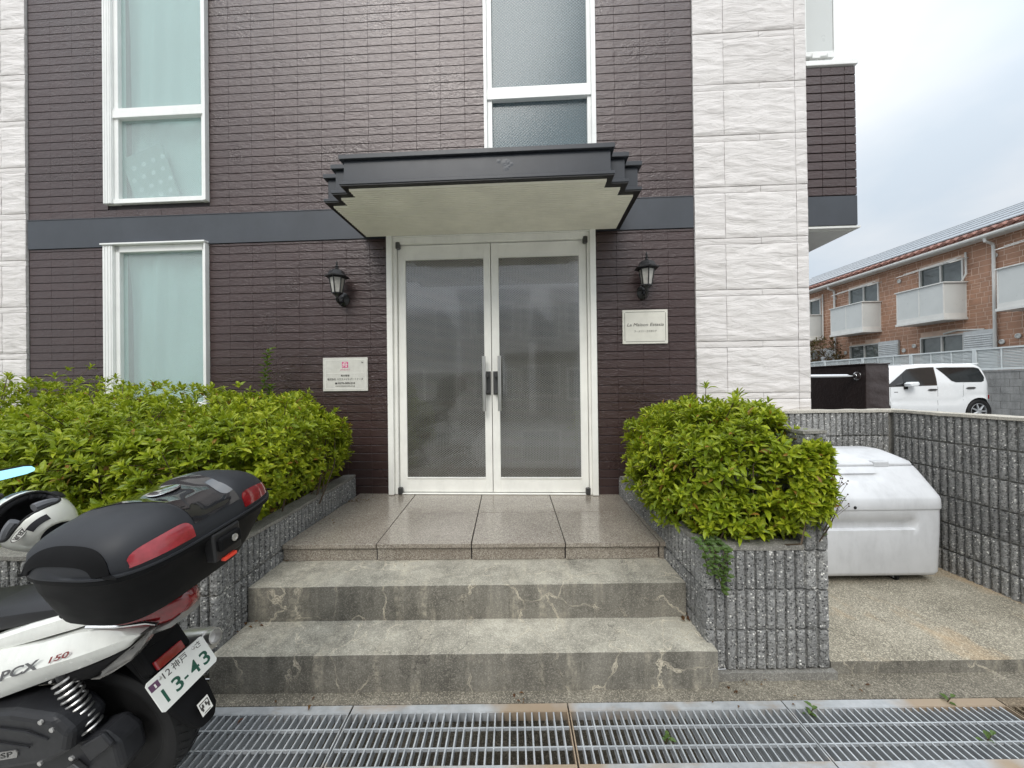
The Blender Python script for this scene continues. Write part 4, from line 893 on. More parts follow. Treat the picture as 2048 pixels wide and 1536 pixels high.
def shrub(name, label, blobs, count, nparts, mat, rr, zmin, ground, group=None, clus={}, stems=40, size=(0.68, 1.2), cat='shrub', clip=None):
    c0 = Vector(blobs[0][0]); t = thing(name, label, cat, (c0.x, c0.y, ground), group=group)
    inv = root_matrix(t).inverted(); vars_ = [cluster(rr, **clus) for _ in range(7)]; mes = [v.mesh('leaf_cluster', mat) for v in vars_]
    areas = [(b[1][0] * b[1][1] + b[1][1] * b[1][2] + b[1][0] * b[1][2]) * (b[2] if len(b) > 2 else 1) for b in blobs]; blobs = [b[:2] for b in blobs]; its = []
    tries = 0
    while len(its) < count and tries < count * 12:
        tries += 1
        b = rr.choices(range(len(blobs)), areas)[0]; c_, r_ = Vector(blobs[b][0]), blobs[b][1]
        d = Vector((rr.gauss(0, 1), rr.gauss(0, 1), rr.gauss(0, 1))).normalized()
        lay = rr.choices((1.0, 0.9, 0.78, 0.6), (6, 3, 2, 1))[0] * rr.uniform(0.95, 1.04)
        d4 = Vector([math.copysign(abs(x) ** 0.75, x) for x in d])         # a little boxy, as sheared
        bump_ = 1 + 0.13 * noise.noise(d * 2.6 + c_) + 0.07 * noise.noise(d * 7 + c_)
        p = c_ + Vector((d4.x * r_[0], d4.y * r_[1], d4.z * r_[2])) * lay * bump_
        if p.z < zmin: continue
        if lay > 0.84 and noise.noise(p * 5.2 + Vector((3.1, 0, 0))) < -0.30: continue                # gaps in the crown
        if lay > 0.97 and rr.random() < 0.05: p = p + (p - c_).normalized() * rr.uniform(0.03, 0.10); lay = 1.2   # stray shoots
        if clip and not clip(p): continue
        dead = False
        for k, (c2, r2) in enumerate(blobs):
            if k != b:
                q = p - Vector(c2)
                if (q.x / r2[0]) ** 2 + (q.y / r2[1]) ** 2 + (q.z / r2[2]) ** 2 < 0.5: dead = True; break
        if dead: continue
        nrm = Vector((d.x / r_[0], d.y / r_[1], d.z / r_[2])).normalized()
        ax = (nrm * 0.9 + Vector((0, 0, 0.75)) + Vector((rr.gauss(0, .3), rr.gauss(0, .3), rr.gauss(0, .2)))).normalized()
        its.append((p, ax, lay, nrm))
    def score(it):
        p, ax, lay, nrm = it; v = CAMP - p
        return v.length + (0 if lay > 0.93 else 3) + (0 if nrm.dot(v.normalized()) > 0.1 else 4)
    its.sort(key=score); m = MB(); stray = []
    for i, (p, ax, lay, nrm) in enumerate(its):
        if lay == 1.2 and len(stray) < 40: stray.append(p)
        q = ax.to_track_quat('Z', 'Y').to_matrix().to_4x4() @ Matrix.Rotation(rr.uniform(0, 6.28), 4, 'Z')
        mt = inv @ Matrix.Translation(p) @ q @ Matrix.Scale(rr.uniform(*size), 4); k = rr.randrange(7)
        if i < nparts: o = put('leaf_cluster', mes[k], t); o.matrix_basis = mt
        else: m.add([mt @ v for v in vars_[k].v], vars_[k].f)
    if m.v: m.obj('foliage', mat, t, kind='stuff')
    tw = MB()
    for i in range(stems):
        p = its[rr.randrange(len(its))][0]; b0 = Vector((lerp(c0.x, p.x, 0.6) + rr.gauss(0, .05), lerp(c0.y, p.y, 0.6) + rr.gauss(0, .05), ground)); mid = b0.lerp(p, 0.55) + Vector((rr.gauss(0, .03), rr.gauss(0, .03), -0.03))
        tw.tube([inv @ b0, inv @ mid, inv @ p], [0.006, 0.0045, 0.002], 5)
    for p in stray: tw.tube([inv @ p.lerp(c0, 0.3), inv @ p.lerp(c0, 0.15), inv @ p], [0.003, 0.0025, 0.0015], 4)
    if stems: tw.obj('stem', 'twig', t, smooth=True)
    return t
GR = 'azalea shrubs in the planters'
shrub('azalea_shrub', 'rounded azalea shrub in the right planter beside the white bin', [((1.23, 2.48, 0.97), (0.38, 0.48, 0.39)), ((1.27, 2.18, 0.94), (0.34, 0.25, 0.31)), ((1.24, 2.9, 0.95), (0.34, 0.4, 0.36)), ((1.45, 1.97, 0.99), (0.17, 0.11, 0.24)), ((1.36, 2.2, 1.13), (0.22, 0.22, 0.20)), ((1.03, 2.55, 0.90), (0.22, 0.28, 0.24)), ((1.24, 2.06, 0.77), (0.25, 0.14, 0.14)), ((1.32, 2.35, 1.18), (0.28, 0.25, 0.19)), ((1.465, 1.90, 1.01), (0.085, 0.05, 0.19), 6)], 2700, 285, 'leaf', random.Random(5), 0.60, 0.60, GR, clip=lambda p: p.y > 1.85 and p.x < 1.55 and (p.x < 1.50 or p.z < 1.17))
fc = lambda p: p.y < fy(p.x) - 0.03
shrub('azalea_shrub', 'bright green azalea shrub at the door end of the hedge, under the agency sign', [((-1.72, 2.75, 0.93), (0.42, 0.62, 0.40)), ((-1.90, 2.45, 0.92), (0.45, 0.42, 0.36)), ((-2.0, 3.1, 1.05), (0.45, 0.5, 0.38)), ((-1.60, 3.0, 0.96), (0.28, 0.38, 0.30)), ((-1.82, 2.75, 0.76), (0.34, 0.70, 0.20)), ((-1.80, 2.25, 0.78), (0.34, 0.26, 0.20))], 3300, 280, 'leaf', random.Random(6), 0.60, 0.60, GR, clip=lambda p: fc(p) and p.x < min(-1.37, -1.62 + (p.z - 0.66)))
shrub('azalea_shrub', 'wide azalea shrub in the middle of the hedge, under the lower window', [((-2.65, 2.6, 0.98), (0.62, 0.60, 0.40)), ((-2.75, 3.1, 1.08), (0.6, 0.5, 0.42)), ((-2.35, 2.4, 0.93), (0.45, 0.40, 0.32)), ((-3.0, 2.45, 0.95), (0.45, 0.42, 0.33))], 2900, 280, 'leaf', random.Random(7), 0.60, 0.60, GR, clip=fc)
shrub('azalea_shrub', 'azalea shrub behind the helmet, at the white stone pier end of the hedge', [((-3.7, 2.7, 1.02), (0.62, 0.60, 0.44)), ((-3.8, 3.15, 1.12), (0.65, 0.5, 0.46)), ((-4.5, 2.9, 1.1), (0.55, 0.7, 0.45)), ((-3.5, 2.4, 0.95), (0.5, 0.4, 0.34))], 2700, 240, 'leaf', random.Random(8), 0.60, 0.60, GR, clip=fc)
# upright dark sapling against the wall
rr = random.Random(4)
sp_ = thing('sapling', 'slender dark green sapling rising from the hedge against the brown wall', 'sapling', (-2.27, 3.42, 0.6))
for k, (dx, hh) in enumerate(((-0.09, 0.80), (-0.02, 0.98), (0.10, 0.62), (0.0, 0.9))):
    pts = [Vector((dx * 0.3, 0, 0)), Vector((dx, 0.02 * k, hh * 0.5)), Vector((dx * 1.3 + 0.14 * hh, 0, hh + 0.24 * (k == 1)))]
    MB().tube(pts, [0.006, 0.005, 0.002], 5).obj('stem', 'twig', sp_, smooth=True)
    m = MB()
    for i in range(80):
        u = 0.3 + 0.7 * i / 79; p = pts[1].lerp(pts[2], (u - .5) * 2) if u > .5 else pts[0].lerp(pts[1], u * 2)
        a = i * 2.4; d = Vector((math.cos(a), math.sin(a), 0.55)).normalized(); l_ = rr.uniform(0.045, 0.075)
        leaf_pts(m, p, d, Vector((0, 0, 1)), l_, l_ * 0.6)
    m.obj('foliage', 'leafdark', sp_, kind='stuff')
# creeper hanging over the planter corner
cr = thing('creeper', 'small round leaved creeper hanging over the corner of the right planter', 'creeper', (1.0, 1.95, 0.62))
m = MB(); rr = random.Random(9)
for k in range(9):
    x = rr.uniform(-0.06, 0.09); ln = rr.uniform(0.08, 0.24); pts = [Vector((x, 0.07, 0.05)), Vector((x + rr.uniform(-.02, .02), -0.045, 0.03)), Vector((x + rr.uniform(-.03, .04), -0.06, 0.03 - ln))]
    m2 = MB().tube(pts, 0.002, 4); m2.obj('stem', 'twig', cr)
    for i in range(22):
        u = i / 21; p = pts[0].lerp(pts[1], u * 2) if u < .5 else pts[1].lerp(pts[2], u * 2 - 1)
        a = i * 2.4; d = Vector((math.cos(a), -0.6 + 0.5 * math.sin(a), 0.3)).normalized(); l_ = rr.uniform(0.02, 0.032)
        leaf_pts(m, p, d, Vector((0, -0.6, 0.8)), l_, l_ * 0.8)
m.obj('foliage', 'leafmint', cr, kind='stuff')
# thin round-leaved stalk through the right shrub
def stalk(name, label, loc, pts, leaves, mat='leafmint', cat='weed', seeds=False, rr=random.Random(3), group=None):
    t = thing(name, label, cat, loc, group=group); pv = [Vector(p) for p in pts]
    MB().tube(pv, [0.003] * (len(pv) - 1) + [0.0015], 5).obj('stem', 'twig', t, smooth=True)
    m = MB()
    for i in range(leaves):
        u = (0.3 + 0.7 * i / max(1, leaves - 1)) * (len(pv) - 1); k = min(int(u), len(pv) - 2); p = pv[k].lerp(pv[k + 1], u - k)
        a = i * 2.4 + rr.random(); d = Vector((math.cos(a), math.sin(a), 0.3)).normalized(); l_ = rr.uniform(0.02, 0.045)
        leaf_pts(m, p, d, Vector((0, 0, 1)), l_, l_ * 0.6)
    if leaves: m.obj('foliage', mat, t, kind='stuff')
    if seeds:
        for i in range(6):
            e = pv[-1] + Vector((rr.uniform(0.0, .05), rr.uniform(-.02, .02), rr.uniform(-.03, .03)))
            s_ = MB().tube([pv[-2].lerp(pv[-1], rr.random()), e], 0.0008, 4); s_.ball(e, 0.004, n=6, m=4); s_.obj('seed_head', 'twig', t)
    return t
stalk('bramble', 'thin dark stemmed bramble growing out through the right azalea', (1.18, 2.05, 0.62), [(0, 0, 0), (0.04, -0.09, 0.25), (0.05, -0.08, 0.44), (0.21, -0.04, 0.58)], 9)
stalk('dry_stalk', 'dry seeding stalk leaning past the pier in front of the bin', (1.55, 1.99, 0.62), [(0, 0, 0), (0.01, -0.10, 0.2), (0.05, -0.10, 0.36)], 4, seeds=True)
stalk('dry_stalk', 'lower dry seeding stalk leaning past the pier in front of the bin', (1.53, 1.97, 0.62), [(0, 0, 0), (0.02, -0.08, 0.15), (0.07, -0.09, 0.28)], 3, seeds=True, rr=random.Random(13))
for k, (x, y, s_, lb) in enumerate(((1.31, 1.74, 7, 'green weed growing through the grating in front of the planter pier'), (1.98, 1.79, 6, 'green weed at the grating edge in front of the bin slab'), (0.62, 1.62, 5, 'small dark weed inside the grating below the right steps'), (1.93, 1.60, 6, 'green weed between the bars in front of the bin slab'), (2.03, 1.53, 5, 'tiny weed at the lower right edge of the gratings'))):
    stalk('weed', lb, (x, y, -0.05), [(0, 0, 0), (0.005, -0.01, 0.04), (0.015, -0.02, 0.075)], s_, 'leafmint', rr=random.Random(k), group='weeds in the drain gratings')
# fallen leaves
m = MB(); rr = random.Random(21)
for cx_, cy_, z_, n_, sp2 in ((-1.45, 2.14, 0.185, 14, .05), (0.93, 2.18, 0.185, 22, .03), (0.94, 2.13, 0.185, 10, .03), (-1.40, 3.4, 0.484, 26, .07), (-1.40, 2.9, 0.484, 8, .08), (0.05, 1.84, 0.003, 5, .05), (1.1, 1.84, 0.003, 14, .12), (-1.1, 1.86, 0.003, 8, .1), (1.66, 1.86, 0.003, 3, .05), (1.02, 3.3, 0.484, 6, .05), (-1.46, 2.46, 0.375, 6, .04)):
    for k in range(n_):
        a = rr.uniform(0, 6.28); l_ = rr.uniform(.012, .03)
        leaf_pts(m, Vector((cx_ + rr.gauss(0, sp2), cy_ + rr.gauss(0, sp2 * .6), z_ + rr.uniform(0, .01))), Vector((math.cos(a), math.sin(a), rr.uniform(-.1, .3))).normalized(), Vector((0, 0, 1)), l_, l_ * .5, 0.8)
m.obj('fallen_leaves', 'deadleaf', kind='stuff')
m = MB()
for base, x0, x1, y0, y1, n_ in ((0.63, -1.6, -2.4, 2.1, 3.5, 240), (0.63, 1.08, 1.44, 2.06, 3.3, 160)):
    for k in range(n_):
        a = rr.uniform(0, 6.28); l_ = rr.uniform(.02, .045)
        leaf_pts(m, Vector((rr.uniform(x0, x1), rr.uniform(y0, y1), base + rr.uniform(-.005, .015))), Vector((math.cos(a), math.sin(a), rr.uniform(-.2, .4))).normalized(), Vector((0, 0, 1)), l_, l_ * .4, 0.8)
m.obj('leaf_litter', 'deadleaf', kind='stuff')

# ================================================================== SCOOTER  (frame: x to the rear, y to its right, z up, rear tyre contact at 0)
_yaw, _lean = math.atan2(0.087, 0.986), R(8)
_ex = Vector((math.cos(_yaw), -math.sin(_yaw), 0)); _lat = Vector((math.sin(_yaw), math.cos(_yaw), 0)); _zz = Vector((0, 0, 1))
_ey = _lat * math.cos(_lean) + _zz * math.sin(_lean); _ez = _zz * math.cos(_lean) - _lat * math.sin(_lean)
SM = Matrix(((_ex.x, _ey.x, _ez.x, -1.4445), (_ex.y, _ey.y, _ez.y, 1.4804), (_ex.z, _ey.z, _ez.z, 0.004), (0, 0, 0, 1)))
SCO = thing('scooter', 'white and black scooter with a large top box leaning on its stand by the steps', 'scooter')
SCO.location = SM.to_translation(); SCO.rotation_euler = SM.to_euler()
def sec(x, z, hw, hh, n=16, e=2.6, yc=0.0):
    """super-ellipse cross-section in the y-z plane at x"""
    return [Vector((x, yc + hw * math.copysign(abs(math.cos(t)) ** (2 / e), math.cos(t)), z + hh * math.copysign(abs(math.sin(t)) ** (2 / e), math.sin(t)))) for t in [2 * math.pi * k / n for k in range(n)]]
YA = Matrix.Rotation(R(90), 4, 'X')
def wheel(xc, zc, ro, ri, hw, name):
    T = Matrix.Translation((xc, 0, zc)) @ YA
    rim = MB().lathe([(ri - 0.022, -hw * .62), (ri + 0.004, -hw * .72), (ri - 0.004, -hw * .5), (ri - 0.03, -hw * .35), (ri - 0.03, hw * .35), (ri - 0.004, hw * .5), (ri + 0.004, hw * .72), (ri - 0.022, hw * .62)], 40, T)
    for k in range(5):
        a = k * 2 * math.pi / 5 + 0.3
        for da in (-0.16, 0.16):
            p0 = Vector((xc + 0.04 * math.cos(a), -0.012, zc + 0.04 * math.sin(a))); p1 = Vector((xc + (ri - .026) * math.cos(a + da), -0.012, zc + (ri - .026) * math.sin(a + da)))
            rim.tube([p0, p1], [0.016, 0.012], 6)
    rim.lathe([(0.03, -0.05), (0.05, -0.04), (0.05, 0.04), (0.03, 0.05)], 20, T)
    wo = rim.obj(name, 'engine', SCO, smooth=True)
    prof = [(ri, -hw * .70), (ri + 0.02, -hw * .92), (lerp(ri, ro, .55), -hw), (lerp(ri, ro, .82), -hw * .86), (ro - 0.006, -hw * .55), (ro, -hw * .15), (ro, hw * .15), (ro - 0.006, hw * .55), (lerp(ri, ro, .82), hw * .86), (lerp(ri, ro, .55), hw), (ri + 0.02, hw * .92), (ri, hw * .70)]
    MB().lathe(prof, 56, T).obj('tyre', 'rubber', wo, smooth=True)
    tr = MB()                                             # tread grooves as raised dark blocks between channels
    for k in range(44):
        a = 2 * math.pi * k / 44
        for sg in (-1, 1):
            pts = []
            for q in (0.12, 0.45, 0.75): pts.append(T @ Vector(((lerp(ro + .0008, ro - 0.012, q ** 2.2)) * math.cos(a + sg * 0.0 + q * 0.17), (lerp(ro + .0008, ro - 0.012, q ** 2.2)) * math.sin(a + q * 0.17), sg * hw * q)))
            tr.tube(pts, 0.0016, 4)
    tr.obj('tread', 'black', wo)
    return wo
wheel(0, 0.252, 0.252, 0.176, 0.056, 'rear_wheel'); wheel(-1.245, 0.248, 0.248, 0.176, 0.046, 'front_wheel')
# engine, gear casing and air cleaner
m = MB().prism([(0.11, .19), (0.155, .25), (0.15, .335), (0.10, .375), (0.02, .345), (-0.20, .36), (-0.50, .34), (-0.56, .25), (-0.50, .16), (-0.2, .145), (0.02, .155)], 1, -0.155, -0.065)
m.obj('gear_casing', 'engine', SCO, bevel=0.018, seg=3)
m = MB().prism([(0.035, .34), (0.125, .395), (0.155, .355), (0.065, .285)], 1, -0.172, -0.1555); m.obj('casing_boss', 'engine', SCO, bevel=0.006)
m = MB().prism([(0.05, .415), (0.025, .345), (-0.05, .295), (-0.30, .235), (-0.46, .25), (-0.50, .36), (-0.40, .44), (-0.16, .478), (0.0, .465)], 1, -0.195, -0.08)
ac = m.obj('air_cleaner', 'engine', SCO, bevel=0.022, seg=3)
MB().tube([(-0.36, -0.197, .40), (-0.22, -0.199, .425), (-0.10, -0.199, .42), (-0.03, -0.197, .395)], 0.003, 5).tube([(-0.36, -0.197, .35), (-0.22, -0.199, .37), (-0.10, -0.199, .362)], 0.003, 5).obj('cover_rib', 'engine', ac, smooth=True)
MB().prism([(-0.262, .292), (-0.158, .318), (-0.152, .336), (-0.158, .345), (-0.258, .322), (-0.268, .310)], 1, -0.1985, -0.1955).obj('badge', 'clearlens', ac)
lettering('lettering', 'eSP', 0.026, 'black', ac, (-0.21, -0.1992, 0.3195), (R(90), R(-14), 0), width=0.075, shear=0.2)
for x, z in ((-0.36, .445), (-0.045, .455), (-0.01, .43), (0.04, .33), (-0.08, .30)): MB().lathe([(0.008, 0), (0.008, 0.006), (0.004, 0.008)], 8, Matrix.Translation((x, -0.193, z)) @ YA).obj('bolt', 'steel', SCO, smooth=True)
MB().prism([(-0.03, .255), (0.0, .275), (0.035, .245), (0.02, .225)], 1, -0.175, -0.1556).obj('bracket', 'darksteel', SCO, bevel=0.004)
MB().lathe([(0.02, 0), (0.045, 0.004), (0.045, 0.02), (0.02, 0.026)], 16, Matrix.Translation((0, -0.064, .252)) @ YA).obj('axle_nut', 'steel', SCO, smooth=True)
# inner bodywork
rings = [sec(x, z, hw, hh) for x, z, hw, hh in ((0.20, .66, .07, .06), (0.10, .62, .095, .085), (-0.10, .60, .11, .10), (-0.35, .54, .125, .16), (-0.60, .45, .13, .17), (-0.8, .36, .11, .10))]
MB().loft(rings).obj('inner_body', 'scblack', SCO, smooth=True)
MB().grid(lambda u, v: (0.268 * math.cos(lerp(R(20), R(150), u)), lerp(-0.062, 0.062, v), 0.252 + 0.268 * math.sin(lerp(R(20), R(150), u)) + 0.006 * (1 - (2 * v - 1) ** 2)), 24, 6).obj('inner_fender', 'scblack', SCO, smooth=True)
# rear shocks with coil springs
for sg in (-1, 1):
    p0, p1 = Vector((-0.045, 0.128 * sg, .56)), Vector((0.045, 0.128 * sg, .33)); d = (p1 - p0)
    sh = MB().tube([p0, p0.lerp(p1, .55)], 0.016, 10).tube([p0.lerp(p1, .5), p1], 0.010, 10).obj('shock_absorber', 'black', SCO, smooth=True)
    a = d.normalized().orthogonal().normalized(); b = d.normalized().cross(a); cp_ = []
    for k in range(10 * 12 + 1):
        t = k / 120; cp_.append(p0.lerp(p1, 0.02 + 0.83 * t) + (a * math.cos(k * math.pi / 6) + b * math.sin(k * math.pi / 6)) * 0.028)
    MB().tube(cp_, 0.0046, 6).obj('spring', 'steel', sh, smooth=True)
# white side fairings, mirrored
def strip(name, mat, tops, mids, bots, thick, nseg=14, yoff=0):
    def samp(pl, t):
        k = min(int(t * (len(pl) - 1)), len(pl) - 2); u = t * (len(pl) - 1) - k; u2 = u * u * (3 - 2 * u) * 0.4 + u * 0.6
        return Vector(pl[k]).lerp(Vector(pl[k + 1]), u2)
    for sg in (-1, 1):
        m = MB(); rows_ = []
        for i in range(nseg + 1):
            t = i / nseg; a, b, c_ = samp(tops, t), samp(mids, t), samp(bots, t)
            col_ = [a + Vector((0, thick, 0)), a, a.lerp(b, .5) + Vector((0, -0.004, 0)), b, b.lerp(c_, .5) + Vector((0, -0.003, 0)), c_, c_ + Vector((0, thick, 0))]
            rows_.append([Vector((p.x, p.y * -sg, p.z)) for p in col_])
        m.loft(rows_, False, False, closed=False)
        m.obj(name, mat, SCO, smooth=True, angle=28)
strip('side_fairing', 'scwhite',
      [(-0.75, -.155, .50), (-0.55, -.165, .545), (-0.39, -.160, .605), (-0.222, -.148, .654), (-0.087, -.134, .677), (0.031, -.121, .709), (0.102, -.113, .717), (0.17, -.107, .711), (0.234, -.099, .698)],
      [(-0.75, -.175, .44), (-0.55, -.195, .475), (-0.36, -.192, .53), (-0.194, -.180, .579), (-0.062, -.166, .617), (0.058, -.152, .650), (0.15, -.134, .678), (0.20, -.116, .690), (0.237, -.100, .697)],
      [(-0.75, -.165, .36), (-0.55, -.175, .385), (-0.40, -.172, .435), (-0.244, -.159, .489), (-0.076, -.140, .548), (0.064, -.125, .598), (0.140, -.114, .628), (0.195, -.107, .654), (0.236, -.099, .695)], 0.03, 26)
strip('upper_fairing', 'scwhite',
      [(-0.50, -.140, .60), (-0.36, -.136, .65), (-0.239, -.130, .698), (-0.139, -.118, .730), (-0.057, -.108, .752), (0.05, -.092, .775), (0.15, -.070, .785)],
      [(-0.50, -.150, .59), (-0.36, -.146, .635), (-0.238, -.140, .675), (-0.12, -.127, .71), (-0.03, -.116, .735), (0.07, -.098, .760), (0.155, -.074, .778)],
      [(-0.50, -.147, .565), (-0.36, -.144, .605), (-0.235, -.138, .648), (-0.098, -.125, .685), (0.013, -.111, .714), (0.09, -.098, .737), (0.158, -.076, .764)], 0.03, 18)
strip('under_cover', 'scblack', [(-0.12, -.135, .53), (-0.02, -.128, .565), (0.10, -.118, .605), (0.205, -.104, .655)], [(-0.12, -.138, .525), (0.0, -.13, .54), (0.10, -.120, .57), (0.21, -.104, .65)], [(-0.12, -.12, .52), (0.0, -.12, .53), (0.10, -.11, .545), (0.215, -.095, .645)], 0.03, 8)
lettering('lettering', 'PCX', 0.040, 'badge', SCO, (-0.135, -0.1755, 0.608), (R(90), R(-17.5), R(7)), width=0.155, shear=0.55, bold=0.001)
lettering('lettering', '150', 0.024, 'red', SCO, (-0.003, -0.1600, 0.650), (R(90), R(-17.5), R(7)), width=0.080, shear=0.5, bold=0.0005)
# tail light, turn signals, chrome line
tl = []
for x, hw, zc_, hh in ((0.09, .118, .741, .004), (0.13, .116, .738, .024), (0.19, .104, .738, .044), (0.25, .082, .738, .052), (0.295, .058, .746, .048), (0.322, .036, .756, .032), (0.334, .014, .760, .012)): tl.append(sec(x, zc_, hw, hh, 18, 3))
MB().loft(tl).obj('tail_light', 'red', SCO, smooth=True)
tl = []
for x, hw, zc_, hh in ((0.20, .098, .692, .004), (0.25, .080, .683, .012), (0.29, .058, .693, .016), (0.315, .038, .712, .014)): tl.append(sec(x, zc_, hw, hh, 18, 3))
MB().loft(tl).obj('lower_lens', 'clearlens', SCO, smooth=True)
for sg in (-1, 1):
    MB().tube([(0.075, .124 * sg, .735), (0.16, .107 * sg, .727), (0.245, .086 * sg, .728), (0.275, .078 * sg, .718)], 0.006, 6).obj('trim', 'chrome', SCO, smooth=True)
    tr_ = [Vector((0.062, -.119, .548)), Vector((0.100, -.121, .553)), Vector((0.15, -.117, .578)), Vector((0.205, -.110, .612)), Vector((0.245, -.098, .662)), Vector((0.272, -.086, .708)), Vector((0.225, -.112, .668)), Vector((0.14, -.121, .602))]
    m = MB().loft([[Vector((p.x, p.y * -sg, p.z)) for p in tr_], [Vector((p.x * .98, (p.y + .012 - 0.024) * -sg, p.z)) for p in tr_], [Vector((lerp(p.x, .16, .1), (p.y + .03) * -sg, lerp(p.z, .62, .1))) for p in tr_]])
    m.obj('turn_signal', 'clearlens', SCO, bevel=0.003)
# rear mudguard, plate, reflector
mg = []
for x, z, hw, th_ in ((0.10, .650, .085, .03), (0.17, .620, .082, .032), (0.155, .565, .078, .028), (0.190, .50, .072, .022), (0.232, .42, .074, .018), (0.278, .35, .066, .015), (0.312, .295, .052, .013), (0.322, .268, .030, .010)):
    n_ = Vector((0.85, 0, 0.5)) if z > .6 else Vector((0.93, 0, 0.36)); up2 = Vector((0, 1, 0))
    mg.append([Vector((x, 0, z)) + up2 * hw * sx + n_ * th_ * sy for sx, sy in ((-1, -1), (-.9, .1), (-.4, .9), (0, 1), (.4, .9), (.9, .1), (1, -1))])
MB().loft(mg).obj('mudguard', 'scblack', SCO, smooth=True, angle=40)
PT = R(27.7); PM = Matrix(((0, -math.sin(PT), math.cos(PT), 0), (1, 0, 0, 0), (0, math.cos(PT), math.sin(PT), 0), (0, 0, 0, 1)))
PP = Matrix.Translation((0.25 + 0.062, 0, 0.460)) @ PM
PP.translation = Vector((0.250, 0, 0.460)) + PM.to_3x3() @ Vector((0, 0, 0.0))
# push mudguard behind the plate: the plate centre carries the measured position
pl_ = MB().prism([(-.1085 + .008, -.059), (.1085 - .008, -.059), (.1085, -.051), (.1085, .051), (.1005, .059), (-.1005, .059), (-.1085, .051), (-.1085, -.051)], 2, -0.002, 0.001).xf(PP @ Matrix.Translation((0, 0, 0.003))).obj('number_plate', 'numberplate', SCO, bevel=0.002, seg=2)
def pm(x, y, z=0.0022): return PP @ Matrix.Translation((x, y, z + 0.002))
def ptext(s_, size, mat, x, y, wd, bold=0.0):
    o = lettering('lettering', s_, size, mat, pl_, (0, 0, 0), (0, 0, 0), width=wd, bold=bold); o.matrix_basis = pm(x, y); return o
ptext('1', 0.066, 'green', -0.078, -0.020, 0.009, 0.0012); ptext('3', 0.066, 'green', -0.032, -0.018, 0.030, 0.0012); ptext('-', 0.05, 'green', -0.003, -0.017, 0.015, 0.0012); ptext('4', 0.066, 'green', 0.033, -0.018, 0.032, 0.0012); ptext('3', 0.066, 'green', 0.077, -0.018, 0.030, 0.0012)
ptext('12', 0.032, 'ink', -0.045, 0.037, 0.026); ptext('\u795e\u6238', 0.030, 'ink', 0.007, 0.038, 0.056); ptext('\u3055', 0.026, 'ink', 0.080, 0.039, 0.02)
MB().box(-.016, .016, -.012, .012, 0, .0006).xf(pm(-0.088, 0.033, .0015)).obj('sticker', 'purple', pl_); ptext('1', 0.018, 'white', -0.086, 0.0315, 0.005, 0.0005).matrix_basis = pm(-0.086, 0.031, .0027)
for x in (-0.066, 0.062): MB().lathe([(0.006, 0), (0.006, 0.003), (0.003, 0.004)], 10).xf(pm(x, 0.042, .001)).obj('screw', 'steel', pl_, smooth=True)
MB().box(-0.06, 0.04, 0.066, 0.100, 0.000, 0.014).xf(PP).obj('reflector', 'red', SCO, bevel=0.004)
MB().box(-0.075, 0.075, 0.062, 0.175, -0.05, -0.001).xf(PP).obj('plate_bracket', 'scblack', SCO, bevel=0.012)
st_M = Matrix.Translation((0.327, -0.010, 0.338)) @ Matrix(((0, -math.sin(R(20)), math.cos(R(20)), 0), (1, 0, 0, 0), (0, math.cos(R(20)), math.sin(R(20)), 0), (0, 0, 0, 1)))
stk = MB().box(-.021, .021, -.025, .025, 0, .0012).xf(st_M).obj('sticker', 'white', SCO)
m = MB()
for a0 in (-1, 1):
    m.box(a0 * .012 - .003, a0 * .012 + .003, -.012, .004, .0013, .002)
m.box(-.017, .017, .015, .018, .0013, .002).box(-.017, -.0145, -.005, .0148, .0013, .002).box(.0145, .017, -.005, .0148, .0013, .002).box(-.010, -.004, -.002, .011, .0013, .002).box(.002, .008, -.002, .011, .0013, .002).box(-.012, .012, -.021, -.019, .0013, .002)
m.xf(st_M).obj('sticker_print', 'ink', stk)
# muffler on the right side
MB().tube([(-0.5, .12, .20), (-0.35, .16, .26), (-0.2, .175, .33), (0.10, .172, .415), (0.20, .168, .445)], [0.02, 0.035, 0.055, 0.056, 0.042], 16).obj('muffler', 'steel', SCO, smooth=True)
MB().lathe([(0.028, 0.0), (0.030, 0.06), (0.026, 0.061), (0.025, 0.004)], 16, Matrix.Translation((0.168, .165, .446)) @ Matrix.Rotation(R(76), 4, 'Y')).obj('exhaust_tip', 'steel', SCO, smooth=True)
MB().lathe([(0.0245, 0.020), (0.001, 0.021)], 12, Matrix.Translation((0.168, .165, .446)) @ Matrix.Rotation(R(76), 4, 'Y')).obj('exhaust_bore', 'black', SCO)
# seat
MB().loft([sec(x, z, hw, hh, 18, 2.8) for x, z, hw, hh in ((0.10, .775, .07, .02), (0.02, .765, .095, .032), (-0.15, .745, .115, .042), (-0.33, .715, .128, .05), (-0.42, .675, .128, .05), (-0.60, .655, .115, .05), (-0.72, .655, .075, .035))]).obj('seat', 'seat', SCO, smooth=True)
# grab rail and carrier below the box
m = MB().box(0.0, 0.32, -0.09, 0.09, 0.800, 0.818)
for sg in (-1, 1): m.tube([(-0.02, .11 * sg, .765), (0.12, .105 * sg, .79), (0.30, .06 * sg, .80)], 0.013, 8)
m.obj('carrier', 'scblack', SCO, smooth=True, angle=40)
